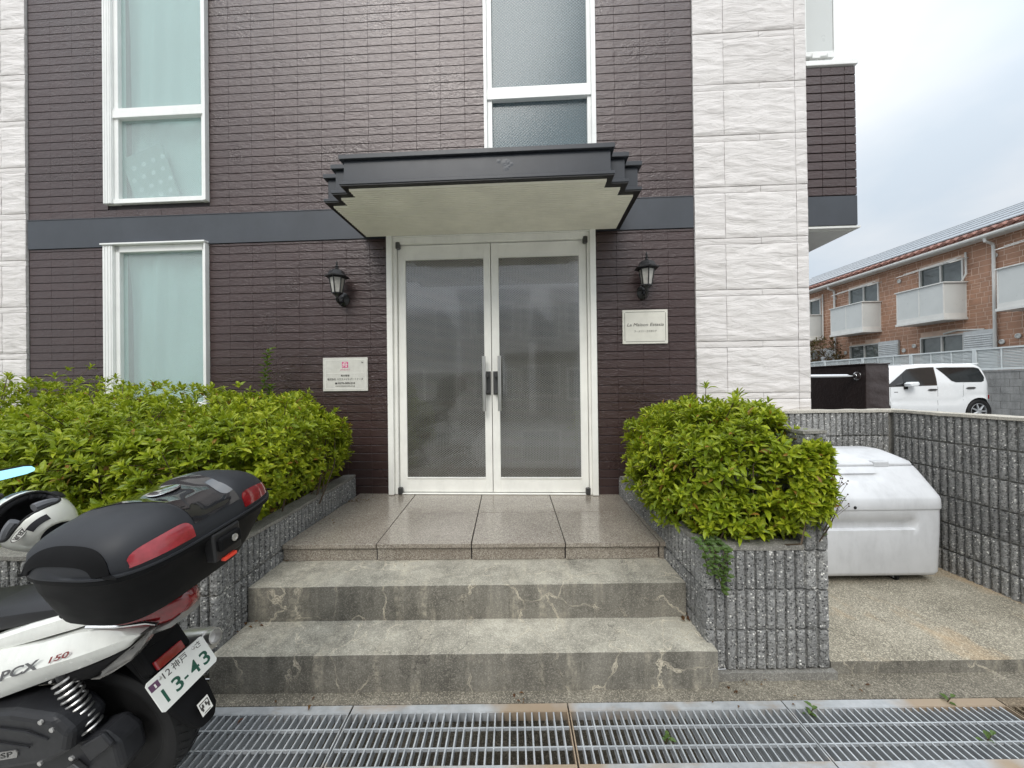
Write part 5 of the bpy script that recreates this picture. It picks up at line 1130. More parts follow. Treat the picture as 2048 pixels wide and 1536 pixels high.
# top box
TB = MB()
def ring_tb(z, a, b, cx, e=4.0, n=56, zf=None):
    pts = []
    for k in range(n):
        t = 2 * math.pi * k / n; c_, s_ = math.cos(t), math.sin(t)
        x = a * math.copysign(abs(c_) ** (2 / e), c_); y = b * math.copysign(abs(s_) ** (2 / e), s_)
        if x < 0: y *= 1 - 0.14 * (x / a) ** 2
        pts.append(Vector((cx + x, y, z)))
    return pts
base = [ring_tb(z, a, b, cx) for z, a, b, cx in ((0.818, .10, .15, .20), (0.820, .150, .205, .205), (0.830, .166, .222, .210), (0.88, .180, .245, .225), (0.96, .196, .280, .248), (1.005, .203, .293, .260), (1.012, .212, .301, .264), (1.024, .213, .302, .264))]
tb = TB.loft(base).obj('top_box', 'scblack', SCO, smooth=True, angle=45); tb.location = (0.010, 0, 0)
def lid_pt(k, t, up=0.0):
    """k: 0..1 round the plan, t: 1 at the rim .. 0 at the middle"""
    th_ = 2 * math.pi * k; c_, s_ = math.cos(th_), math.sin(th_); e = 3.8
    x = math.copysign(abs(c_) ** (2 / e), c_) * t; y = math.copysign(abs(s_) ** (2 / e), s_) * t
    yy_ = y * (1 - (0.14 * x * x if x < 0 else 0))
    return lid_z(x, yy_, up)
def lid_z(x, y, up=0.0):
    ex_ = 3.8; t = min(1.0, (abs(x) ** ex_ + abs(y) ** ex_) ** (1 / ex_))
    h = 0.122 * max(0.0, 1 - t ** 5.2) ** 0.55
    front = 1 - 0.45 * max(0, -x) ** 1.6
    valley = 0.022 * math.exp(-(y / 0.30) ** 4) * (0.35 + 0.65 * min(1, max(0, (x + 0.9) / 1.2)))
    crown = 0.010 * (1 - y * y)
    z = 1.032 + (h + crown * (1 - t)) * front - valley * min(1, (1 - t) * 5)
    return Vector((0.264 + 0.207 * x, 0.296 * y, z + up))
m = MB(); NR = 18; NK = 96
rg = [[lid_pt(k / NK, 1 - (1 - i / NR) ** 1.0 * 1.0 if False else (1 - (i / NR) ** 2.2) if i < NR else 0.02) for k in range(NK)] for i in range(NR + 1)]
rim_ = [[Vector((0.264 + 0.214 / 0.207 * (p.x - 0.264), p.y * 0.303 / 0.296, z_)) for p in rg[0]] for z_ in (1.0255, 1.031)]
m.loft(rim_ + rg); m.obj('lid', 'scgrey', tb, smooth=True, angle=60)
# gloss centre panel, emblem, dark flank panels, reflectors
def patch(fn, nu, nv, up, name, mat, par, th_=0.004):
    m = MB(); top = [[None] * (nu + 1) for _ in range(nv + 1)]
    for j in range(nv + 1):
        for i in range(nu + 1):
            x, y = fn(i / nu, j / nv); p = lid_z(x, y); q1 = lid_z(x + .01, y) - p; q2 = lid_z(x, y + .01) - p; n_ = q1.cross(q2).normalized()
            if n_.z < 0: n_ = -n_
            top[j][i] = (p + n_ * up, p - n_ * th_)
    P = [top[j][i][0] for j in range(nv + 1) for i in range(nu + 1)]; w_ = nu + 1
    m.add(P, [(j * w_ + i, j * w_ + i + 1, (j + 1) * w_ + i + 1, (j + 1) * w_ + i) for j in range(nv) for i in range(nu)])
    bd = [(0, i) for i in range(w_)] + [(j, nu) for j in range(1, nv + 1)] + [(nv, i) for i in range(nu - 1, -1, -1)] + [(j, 0) for j in range(nv - 1, 0, -1)]
    m.loft([[top[j][i][0] for j, i in bd], [top[j][i][1] for j, i in bd]], False, False)
    return m.obj(name, mat, par, smooth=True, angle=50)
def pan(u, v):
    x = lerp(-0.80, 0.955, u); hw = 0.46 - 0.16 * min(1, max(0, (u - .3) / .5)) + 0.0 * u
    return x, (2 * v - 1) * hw
patch(pan, 40, 16, 0.0025, 'gloss_panel', 'gloss', tb)
em = MB().lathe([(0.030, 0), (0.032, 0.002), (0.028, 0.004)], 28, Matrix.Translation(lid_z(0.05, 0.0) + Vector((0, 0, .0028))) @ Matrix.Scale(1.6, 4, (0, 1, 0))).obj('emblem', 'chrome', tb, smooth=True)
for sg in (-1, 1):
    patch(lambda u, v: (lerp(-0.62, 0.80, u), sg * (lerp(0.985, 0.905 + 0.02 * (2 * u - 1) ** 2, v * (1 - abs(2 * u - 1) ** 4)))), 30, 6, 0.003, 'side_panel', 'scblack', tb)
    def refl(u, v):
        y = sg * lerp(0.34, 0.865, u); xm = (1 - abs(y) ** 3.8) ** (1 / 3.8)
        e_ = 1 - 0.5 * abs(2 * u - 1) ** 8
        return xm * lerp(0.9965, 0.9965 - 0.072 * e_, v), y * 1.0
    patch(refl, 22, 8, 0.004, 'reflector', 'redpale' if sg < 0 else 'red', tb)
# latch at the back
MB().box(0.446, 0.482, -0.055, 0.055, 0.925, 1.020).obj('latch_recess', 'black', tb, bevel=0.006)
MB().box(0.468, 0.496, -0.042, 0.046, 0.955, 1.000).obj('latch', 'scblack', tb, bevel=0.008)
MB().box(0.476, 0.492, -0.030, 0.020, 0.917, 0.928).obj('release_button', 'orange', tb, bevel=0.002)
MB().lathe([(0.012, 0), (0.012, 0.004), (0.008, 0.005), (0.007, 0.002)], 16, Matrix.Translation((0.495, 0.012, 0.980)) @ Matrix.Rotation(R(90), 4, 'Y')).obj('key_lock', 'steel', tb, smooth=True)
# front end: floor, leg shield, fork, fairing, screen, bars, mirrors
MB().loft([sec(x, z, hw, hh, 18, 3) for x, z, hw, hh in ((-0.55, .40, .17, .10), (-0.72, .36, .18, .10), (-0.88, .38, .18, .13), (-0.98, .52, .17, .22))]).obj('floor_panel', 'scwhite', SCO, smooth=True)
MB().loft([sec(x, z, hw, hh, 20, 2.5) for x, z, hw, hh in ((-0.86, .68, .15, .20), (-0.97, .66, .20, .26), (-1.10, .68, .19, .22), (-1.22, .72, .13, .13), (-1.28, .73, .05, .05))]).obj('front_fairing', 'scwhite', SCO, smooth=True)
MB().loft([sec(x, z, hw, hh, 16, 2.4) for x, z, hw, hh in ((-0.99, .93, .03, .02), (-1.02, .95, .10, .05), (-1.10, .94, .11, .06), (-1.17, .88, .06, .04))]).obj('handlebar_cover', 'scblack', SCO, smooth=True)
MB().tube([(-0.93, -.34, .955), (-0.98, -.2, .95), (-1.03, 0, .945), (-0.98, .2, .95), (-0.93, .34, .955)], 0.012, 10).obj('handlebar', 'darksteel', SCO, smooth=True)
for sg in (-1, 1):
    MB().tube([(-0.955, .22 * sg, .953), (-0.925, .345 * sg, .955)], 0.018, 12).obj('grip', 'rubber', SCO, smooth=True)
    MB().tube([(-1.16, .075 * sg, .62), (-1.245, .075 * sg, .25)], 0.018, 10).obj('fork_leg', 'darksteel', SCO, smooth=True)
MB().grid(lambda u, v: (-1.245 + 0.262 * math.cos(lerp(R(30), R(165), u)), lerp(-.06, .06, v), .248 + 0.262 * math.sin(lerp(R(30), R(165), u)) + .01 * (1 - (2 * v - 1) ** 2)), 20, 6).obj('front_fender', 'scwhite', SCO, smooth=True)
MB().lathe([(0.07, 0), (0.09, 0.01), (0.06, 0.03)], 20, Matrix.Translation((-1.27, 0, .74)) @ Matrix.Rotation(R(-80), 4, 'Y') @ Matrix.Scale(1.6, 4, (0, 1, 0))).obj('headlight', 'clearlens', SCO, smooth=True)
MB().grid(lambda u, v: (-1.10 - .10 * v + .06 * (2 * u - 1) ** 2 * 1.0, lerp(-.13, .13, u) * (1 - .35 * v), .90 + .13 * (1 - v) + .05), 10, 6).obj('windscreen', 'visor', SCO, smooth=True)
for sg in (-1, 1):
    st_ = MB().tube([(-1.0, .17 * sg, .955), (-0.90, .20 * sg, 1.02), (-0.85, .26 * sg, 1.075)], 0.007, 8).obj('mirror_stem', 'rubber', SCO, smooth=True)
    ol = [(0.20, 1.083), (0.21, 1.062), (0.235, 1.058), (0.375, 1.068), (0.402, 1.075), (0.410, 1.085), (0.405, 1.097), (0.385, 1.101), (0.235, 1.098)]
    TL_ = lambda z: -(z - 1.08) * 0.7
    ol = [(.20 + (y - .20) * .80, z) for y, z in ol]
    YX = lambda y: (y - .30) * 0.6
    m = MB().loft([[Vector((-0.800 + TL_(z) + YX(y), y * sg, z)) for y, z in ol], [Vector((-0.812 + TL_(z) + YX(y), lerp(.28, y, 1.05) * sg, lerp(1.08, z, 1.22))) for y, z in ol], [Vector((-0.835 + YX(y), lerp(.28, y, .8) * sg, lerp(1.08, z, .7))) for y, z in ol]])
    mo = m.obj('mirror', 'scblack', SCO, smooth=True, angle=40)
    MB().loft([[Vector((-0.797 + TL_(lerp(1.08, z, .95)) + YX(lerp(.28, y, .985)), lerp(.28, y, .985) * sg, lerp(1.08, z, .95))) for y, z in ol], [Vector((-0.802 + TL_(z) + YX(y), y * sg, z)) for y, z in ol]]).obj('mirror_glass', 'mirror', mo)
MB().tube([(-0.55, -.10, .18), (-0.62, -.22, .02)], 0.010, 8).obj('side_stand', 'darksteel', SCO, smooth=True)

# ---- helmet hanging from the right mirror
hc = SM @ Vector((-0.655, .26, .890))
fw = (CAMP - hc).normalized(); fw = (fw + Vector((-0.40, -0.10, 0.34))).normalized()
hu = (Vector((-0.62, -0.25, 0.62)) - fw * Vector((-0.62, -0.25, 0.62)).dot(fw)).normalized(); hr = fw.cross(hu).normalized()
HM = Matrix(((hr.x, fw.x, hu.x, hc.x), (hr.y, fw.y, hu.y, hc.y), (hr.z, fw.z, hu.z, hc.z), (0, 0, 0, 1)))     # x right, y forward, z up
HE = thing('helmet', 'white full face helmet hanging above the scooter seat in front of the hedge', 'helmet'); HE.location = hc; HE.rotation_euler = HM.to_euler()
def hsurf(az, el, k=1.0):
    chin = 1 + 0.16 * max(0, math.cos(az)) ** 2 * max(0, -math.sin(el)) * 1.6
    x = 0.118 * math.cos(el) * math.sin(az); y = 0.145 * math.cos(el) * math.cos(az) * chin; z = (0.132 if el > 0 else 0.150) * math.sin(el)
    return Vector((x * k, y * k, z * k))
def shell(k, port, neck=-58, nu=72, nv=40):
    m = MB(); idx = {}
    for j in range(nv + 1):
        for i in range(nu):
            idx[i, j] = len(m.v); m.v.append(hsurf(2 * math.pi * i / nu, R(lerp(neck, 89.5, j / nv)), k))
    for j in range(nv):
        for i in range(nu):
            az = (i + .5) / nu * 360; az = az - 360 if az > 180 else az; el = lerp(neck, 89.5, (j + .5) / nv)
            if port and (abs(az) / 66) ** 3 + (abs(el + 1) / 24) ** 3 < 1: continue
            m.f.append((idx[i, j], idx[(i + 1) % nu, j], idx[(i + 1) % nu, j + 1], idx[i, j + 1]))
    return m
o = shell(1.0, True).obj('shell', 'helm', HE, smooth=True); so = o.modifiers.new('thick', 'SOLIDIFY'); so.thickness = 0.006; so.offset = -1
o = shell(0.93, True).obj('lining', 'lining', HE, smooth=True); so = o.modifiers.new('thick', 'SOLIDIFY'); so.thickness = 0.022; so.offset = -1
rim_pts = [hsurf(R(66 * math.copysign(abs(math.cos(t)) ** .67, math.cos(t))), R(-1 + 24 * math.copysign(abs(math.sin(t)) ** .67, math.sin(t))), 0.985) for t in [2 * math.pi * k / 48 for k in range(49)]]
MB().tube(rim_pts, 0.0055, 8).obj('port_seal', 'rubber', HE, smooth=True)
MB().tube([hsurf(R(a), R(-14), 0.86) for a in range(-62, -15, 6)], 0.018, 8).obj('cheek_pad', 'foam', HE, smooth=True)
MB().tube([hsurf(R(a), R(-14), 0.86) for a in range(18, 64, 6)], 0.018, 8).obj('cheek_pad', 'foam', HE, smooth=True)
MB().grid(lambda u, v: hsurf(R(lerp(-70, 70, u)), R(lerp(24, 62, v)), 1.045), 30, 10).obj('visor', 'visor', HE, smooth=True)
for sg in (-1, 1):
    MB().grid(lambda u, v: hsurf(R(sg * lerp(10, 62, u)), R(lerp(33, 50 - 10 * u, v)), 1.012), 12, 5).obj('top_vent', 'lining', HE, smooth=True)
    MB().lathe([(0.022, 0), (0.026, 0.004), (0.018, 0.008)], 16, Matrix.Translation(hsurf(R(72 * sg), R(0), 1.0)) @ hsurf(R(72 * sg), 0).to_track_quat('Z', 'Y').to_matrix().to_4x4()).obj('visor_pivot', 'rubber', HE, smooth=True)
MB().grid(lambda u, v: hsurf(R(lerp(-22, 22, u)), R(lerp(-46, -36, v)), 1.012), 12, 4).obj('chin_vent', 'lining', HE, smooth=True)
pz = hsurf(R(34), R(-33), 1.02); nzv = hsurf(R(34), R(-33)).normalized(); xv = Vector((-nzv.y, nzv.x, 0)).normalized() * -1; yv = nzv.cross(xv).normalized()
lm = Matrix(((xv.x, yv.x, nzv.x, pz.x), (xv.y, yv.y, nzv.y, pz.y), (xv.z, yv.z, nzv.z, pz.z), (0, 0, 0, 1)))
b_ = MB().lathe([(0.014, 0), (0.014, 0.0015)], 20, Matrix.Scale(2.6, 4, (1, 0, 0))).xf(lm).obj('badge', 'ink', HE)
b2 = MB().lathe([(0.0125, 0.0016), (0.0125, 0.0022)], 20, Matrix.Scale(2.65, 4, (1, 0, 0))).xf(lm).obj('badge_plate', 'white', HE)
o = lettering('lettering', 'ZEUR', 0.020, 'ink', HE, (0, 0, 0), (0, 0, 0), width=0.050, bold=0.0006); o.matrix_basis = lm @ Matrix.Translation((0, 0, .0026))
MB().tube([hsurf(R(84), R(-50), .97), hsurf(R(84), R(-50), .97) + Vector((0.01, -.02, .05)), Vector((0.10, -0.10, 0.02)), HM.inverted() @ (SM @ Vector((-0.88, .21, 1.035)))], 0.006, 6).obj('strap', 'lining', HE, smooth=True)

# ================================================================== BEHIND THE ENCLOSURE
BW = thing('boundary_wall', 'dark brown rendered wall at the right corner of the building, in front of the white car', 'wall', (4.7, 5.5, 0.44))
MB().box(4.60, 4.905, 5.0, 9.0, 0.30, 1.70).obj('wall', 'brownwall', BW, world=True, bevel=0.01)
m = MB()
for z0, z1, k in ((0.5, 0.86, 0), (0.87, 1.04, 1), (1.05, 1.66, 2)):
    def fn(u, v):
        x = lerp(4.602, 4.903, u); z = lerp(z0, z1, v); q = Vector((x * 3, k, z * 9 + x * 2)); e = min(1, min(u, 1 - u) * 8, min(v, 1 - v) * 8)
        return (x, 4.998 - e * 0.012 * (1 - abs(noise.noise(q)) * 1.8), z)
    m.grid(fn, 26, 24)
m.obj('stone_panel', 'brownwall', BW, world=True, smooth=True)
MB().box(4.592, 4.912, 4.99, 9.0, 1.7005, 1.715).obj('coping', 'brownwall', BW, world=True)
HR = thing('handrail', 'shiny steel handrail fixed to the dark brown wall with a round flange', 'handrail', (4.59, 5.12, 1.52))
MB().tube([(2.95, 5.12, 1.555), (4.57, 5.12, 1.555)], 0.026, 14).obj('rail', 'chrome', HR, world=True, smooth=True)
MB().lathe([(0.058, 0), (0.056, 0.008), (0.03, 0.02)], 20, Matrix.Translation((4.598, 5.12, 1.555)) @ Matrix.Rotation(R(-90), 4, 'Y')).obj('flange', 'chrome', HR, world=True, smooth=True)

# ---- parked white kei wagon, nose to the left
GZ = 0.44; YN = 9.25; YM = YN + 0.735
CAR = thing('parked_car', 'small white boxy wagon parked behind the brown wall with dark rear windows', 'car', (9.9, YM, GZ))
def pl(pts, x):
    for (a, b) in zip(pts, pts[1:]):
        if a[0] <= x <= b[0]: return lerp(a[1], b[1], (x - a[0]) / max(1e-6, b[0] - a[0]))
    return pts[0][1] if x < pts[0][0] else pts[-1][1]
TOP = [(8.22, .98), (8.26, 1.18), (8.40, 1.28), (8.85, 1.40), (9.02, 1.46), (9.38, 1.76), (9.55, 1.835), (9.9, 1.87), (10.4, 1.885), (11.0, 1.88), (11.22, 1.865), (11.34, 1.80), (11.42, 1.62), (11.50, 1.42), (11.55, 1.15), (11.60, .95), (11.62, .80)]
def bot(x):
    b = 0.665 if 8.4 < x < 11.5 else 0.70
    for xc in (8.80, 11.25):
        if abs(x - xc) < 0.335: b = max(b, .725 + math.sqrt(0.335 ** 2 - (x - xc) ** 2))
    return b
def hwid(x, z):
    w_ = 0.735
    if z > 1.40: w_ -= 0.30 * (z - 1.40) ** 1.15 * .72
    if z < .85: w_ -= (.85 - z) * .12
    e = min(x - 8.22, 11.62 - x); w_ -= 0.16 * max(0, 1 - e / .28) ** 2
    crease = 0.010 * math.exp(-((z - (.985 if x < 10.7 else .985 + .14 * min(1, (x - 10.7) / .25))) / .035) ** 2)
    return w_ - crease
xs_ = sorted(set([8.22 + 3.4 * i / 78 for i in range(79)] + [8.4651, 9.1349, 10.9151, 11.5849, 8.4649, 9.1351, 10.9149, 11.5851]))
m = MB(); nz2 = 20
for sg in (-1, 1):
    m.grid(lambda u, v: (xs_[round(u * (len(xs_) - 1))], YM + sg * hwid(xs_[round(u * (len(xs_) - 1))], lerp(bot(xs_[round(u * (len(xs_) - 1))]), pl(TOP, xs_[round(u * (len(xs_) - 1))]), v)), lerp(bot(xs_[round(u * (len(xs_) - 1))]), pl(TOP, xs_[round(u * (len(xs_) - 1))]), v)), len(xs_) - 1, nz2)
m.grid(lambda u, v: (xs_[round(u * (len(xs_) - 1))], YM + (2 * v - 1) * hwid(xs_[round(u * (len(xs_) - 1))], pl(TOP, xs_[round(u * (len(xs_) - 1))])), pl(TOP, xs_[round(u * (len(xs_) - 1))]) + 0.03 * (1 - (2 * v - 1) ** 4)), len(xs_) - 1, 10)
for x in (8.22, 11.62): m.grid(lambda u, v: (x, YM + (2 * u - 1) * hwid(x, lerp(.70, pl(TOP, x), v)), lerp(.70, pl(TOP, x), v)), 8, 4)
me = m.mesh('body', 'carpaint', True, 40); bm = bmesh.new(); bm.from_mesh(me); bmesh.ops.remove_doubles(bm, verts=bm.verts, dist=0.003); bmesh.ops.recalc_face_normals(bm, faces=bm.faces); bm.to_mesh(me); bm.free()
me.transform(root_matrix(CAR).inverted()); put('body', me, CAR)
MB().box(8.40, 11.5, YM - .60, YM + .60, .60, .80).box(8.35, 11.5, YM - .66, YM - .61, .56, .67).obj('underbody', 'rubber', CAR, world=True)
def side_panel(name, lo_, hi_, mat, off=0.004, n=30, both=True):
    """panel that follows the body side between two x-z polylines"""
    a, b = lo_[0][0], lo_[-1][0]
    for sg in ((-1, 1) if both else (-1,)):
        m = MB(); m.grid(lambda u, v: (lerp(a, b, u), YM + sg * (hwid(lerp(a, b, u), lerp(pl(lo_, lerp(a, b, u)), pl(hi_, lerp(a, b, u)), v)) + off), lerp(pl(lo_, lerp(a, b, u)), pl(hi_, lerp(a, b, u)), v)), n, 6)
        m.obj(name, mat, CAR, world=True, smooth=True)
side_panel('window_surround', [(8.98, 1.335), (9.38, 1.345), (10.225, 1.365)], [(8.98, 1.34), (9.36, 1.62), (9.55, 1.765), (9.9, 1.80), (10.225, 1.81)], 'gloss', 0.003)
side_panel('front_side_window', [(9.42, 1.38), (10.19, 1.40)], [(9.42, 1.63), (9.60, 1.755), (10.19, 1.785)], 'carglass', 0.006)
side_panel('rear_side_window', [(10.28, 1.78), (10.45, 1.62), (10.58, 1.47), (10.68, 1.435), (11.30, 1.435), (11.37, 1.47), (11.385, 1.54)], [(10.28, 1.79), (10.5, 1.80), (11.20, 1.795), (11.30, 1.77), (11.385, 1.56)], 'carglass', 0.005, 40)
for x0, x1 in ((10.235, 10.241), (9.10, 9.106)): side_panel('door_seam', [(x0, .68), (x1, .68)], [(x0, 1.34), (x1, 1.34)], 'rubber', 0.001, 2)
side_panel('door_seam', [(10.85, 1.0), (10.856, 1.0)], [(10.85, 1.42), (10.856, 1.42)], 'rubber', 0.001, 2)
for xc, zc in ((10.11, 1.262), (11.03, 1.295)):
    for sg in (-1, 1): MB().loft([[Vector((xc + dx, YM + sg * (hwid(xc, zc) + q), zc + dz)) for dx, dz in ((-.115, .0), (-.07, .022), (.07, .024), (.115, .004), (.07, -.020), (-.07, -.022))] for q in (0.0, 0.022)]).obj('door_handle', 'darksteel', CAR, world=True, bevel=0.004)
for sg in (-1, 1):
    MB().loft([[Vector((lerp(9.42, 9.42 + dx, s_), YM + sg * (.755 + q), 1.395 + dz * s_)) for dx, dz in ((-.01, -.05), (.19, -.04), (.23, .01), (.20, .06), (.04, .06), (-.02, .02))] for q, s_ in ((0, .9), (.02, 1.0), (.14, 1.0), (.17, .75))]).obj('door_mirror', 'carpaint', CAR, world=True, bevel=0.01)
    MB().box(9.42, 9.50, YM + sg * .74 - .02, YM + sg * .74 + .02, 1.28, 1.345).obj('mirror_foot', 'rubber', CAR, world=True)
for xc in (8.80, 11.25):
    for sg in (-1, 1):
        T = Matrix.Translation((xc, YM + sg * 0.655, GZ + .285)) @ Matrix.Rotation(R(90 * (1 if sg < 0 else -1)), 4, 'X')
        wo = MB().lathe([(.185, -.05), (.20, .055), (.187, .062), (.178, .03), (.03, .025)], 32, T)
        for k in range(7):
            a = k * 2 * math.pi / 7; c1, s1 = math.cos(a), math.sin(a)
            wo.tube([T @ Vector((.03 * c1, .03 * s1, .055)), T @ Vector((.183 * c1, .183 * s1, .050))], [.024, .016], 6)
        wo.lathe([(.04, .04), (.04, .066), (.02, .068)], 14, T)
        w_ = wo.obj('wheel', 'galv', CAR, world=True, smooth=True, angle=40)
        MB().lathe([(.19, -.07), (.25, -.075), (.28, -.05), (.285, 0), (.28, .05), (.25, .068), (.195, .062), (.19, 0)], 40, T).obj('tyre', 'rubber', w_, world=True, smooth=True)
        MB().lathe([(.33, -.10), (.33, .03)], 28, T).obj('wheel_arch', 'rubber', CAR, world=True)
MB().grid(lambda u, v: (lerp(9.04, 9.40, v) + 0.004, YM + (2 * u - 1) * lerp(.66, .60, v), pl(TOP, lerp(9.04, 9.40, v)) + .006 + .03 * (1 - (2 * u - 1) ** 4)), 8, 6).obj('windscreen', 'carglass', CAR, world=True, smooth=True)
MB().grid(lambda u, v: (lerp(11.36, 11.51, v) + .006, YM + (2 * u - 1) * .55, pl(TOP, lerp(11.36, 11.51, v))), 4, 4).obj('rear_window', 'carglass', CAR, world=True, smooth=True)
MB().box(11.10, 11.40, YM - .60, YM + .60, 1.872, 1.898).obj('spoiler', 'carpaint', CAR, world=True, bevel=0.012)
for sg in (-1, 1): MB().box(11.50, 11.60, YM + sg * .60 - .04, YM + sg * .60 + .04, 1.02, 1.12).obj('tail_lamp', 'red', CAR, world=True, bevel=0.01)
for sg in (-1, 1): MB().box(8.205, 8.32, YM + sg * .55 - .12, YM + sg * .55 + .12, 1.05, 1.2).obj('headlight', 'clearlens', CAR, world=True, bevel=0.02)
side_panel('fender_emblem', [(9.19, 1.205), (9.28, 1.205)], [(9.19, 1.222), (9.28, 1.222)], 'darksteel', 0.003, 2)

# ---- grey block wall with a white louvred fence on top
BWALL = thing('block_wall', 'grey concrete block wall behind the white car, below the louvred fence', 'wall', (13.3, 14, GZ))
MB().box(13.215, 13.32, 7.0, 24, .2, 1.70).obj('core', 'cap', BWALL, world=True)
bl = MB().cbox(-.197, .197, -0.004, 0.012, -.097, .097, .004).xf(Matrix.Rotation(R(-90), 4, 'Z')).mesh('block', 'greyblock')
for r_ in range(6):
    y = 8.8 + (r_ % 2) * 0.2
    while y < 13.5:
        o = put('block', bl, BWALL); o.matrix_basis = root_matrix(BWALL).inverted() @ Matrix.Translation((13.205 + random.uniform(-.001, .001), y, .60 + r_ * .2)); y += .4
MB().box(13.19, 13.335, 7.0, 24, 1.7005, 1.745).obj('coping', 'greyblock', BWALL, world=True)
FN = thing('louvred_fence', 'white louvred screen fence on the grey block wall', 'fence', (13.26, 14, 1.745))
y = 7.49
while y < 23:
    for dy in (0.0, 1.70): MB().box(13.215, 13.285, y + dy, y + dy + .045, 1.747, 2.375).obj('post', 'fencew', FN, world=True)
    for dy in (0.57, 1.135): MB().box(13.225, 13.26, y + dy, y + dy + .022, 1.80, 2.33).obj('stile', 'fencew', FN, world=True)
    MB().box(13.218, 13.28, y + .0455, y + 1.6995, 2.330, 2.37).box(13.218, 13.28, y + .0455, y + 1.6995, 1.755, 1.80).obj('rail', 'fencew', FN, world=True)
    m = MB()
    for k in range(13): z = 1.803 + k * 0.0405; m.add([(13.232, y + .046, z), (13.232, y + 1.699, z), (13.275, y + 1.699, z + .036), (13.275, y + .046, z + .036), (13.235, y + .046, z + .001), (13.235, y + 1.699, z + .001)], [(0, 1, 2, 3), (4, 5, 1, 0)])
    m.obj('louvre', 'fencew', FN, world=True, kind='stuff'); y += 1.75
# ---- terracotta house beyond the fence
XW = 14.70
HB = thing('terraced_house', 'terracotta stone clad two storey terrace with frosted balconies and solar panels on its roof', 'house', (18, 15, GZ))
ups = [12.38 + 2.88 * k for k in range(-2, 4)]
wins = [(y + .07, y + 1.42, 3.55, 5.46) for y in ups] + [(y + .07, y + 1.42, .95, 3.02) for y in ups]
m = MB()
for c_ in wall_cells(5.0, 25.0, .3, 6.02, wins): m.box(XW, XW + .2, c_[0], c_[1], c_[2], c_[3])
m.box(XW, XW + 8, 4.8, 4.999, .3, 6.02).box(XW, XW + 8, 25.001, 25.2, .3, 6.02).box(XW + 7.8, XW + 7.99, 5.0, 25.0, .3, 6.02)
m.obj('wall', 'housemortar', HB, world=True)
rr = random.Random(17); stones = []; z = .5
while z < 5.98:
    h_ = rr.choice((.12, .15, .17, .22)); h_ = min(h_, 5.99 - z); y = 6.0
    while y < 23:
        L_ = rr.uniform(.16, .38); sp2 = rr.random() < .25 and h_ > .16
        for (za, zb_) in (((z, z + h_ * .45), (z + h_ * .45, z + h_)) if sp2 else ((z, z + h_),)):
            ya_, yb_ = y, y + L_
            for a, b, c_, d in wins:
                if zb_ > c_ + .01 and za < d - .01 and yb_ > a and ya_ < b:
                    if ya_ < a - .03: yb_ = a
                    elif yb_ > b + .03: ya_ = b
                    else: yb_ = ya_
            if yb_ - ya_ > .03: stones.append((ya_, yb_, za, zb_))
        y += L_
    z += h_
def hs_vis(s_): return s_[2] > 2.2 and 10.9 < s_[0] < 20 and not any(a - .1 < s_[0] and s_[1] < a + 1.62 and 3.45 < s_[2] < 4.65 for a in ups)
near = sorted([s_ for s_ in stones if hs_vis(s_)], key=lambda s_: s_[0])[:240]; ns_ = set(near)
IV = root_matrix(HB).inverted()
def stone_mb(s_):
    m = MB().cbox(-(s_[1] - s_[0]) / 2 + .011, (s_[1] - s_[0]) / 2 - .011, -.007, 0, -(s_[3] - s_[2]) / 2 + .010, (s_[3] - s_[2]) / 2 - .010, .003)
    return m.xf(IV @ Matrix.Translation((XW - .001, (s_[0] + s_[1]) / 2, (s_[2] + s_[3]) / 2)) @ Matrix.Rotation(R(-90), 4, 'Z'))
for s_ in near: stone_mb(s_).obj('brick', 'housebrick', HB)
m = MB()
for s_ in stones:
    if s_ not in ns_: q = stone_mb(s_); m.add(q.v, q.f)
m.obj('brick_cladding', 'housebrick', HB, kind='stuff')
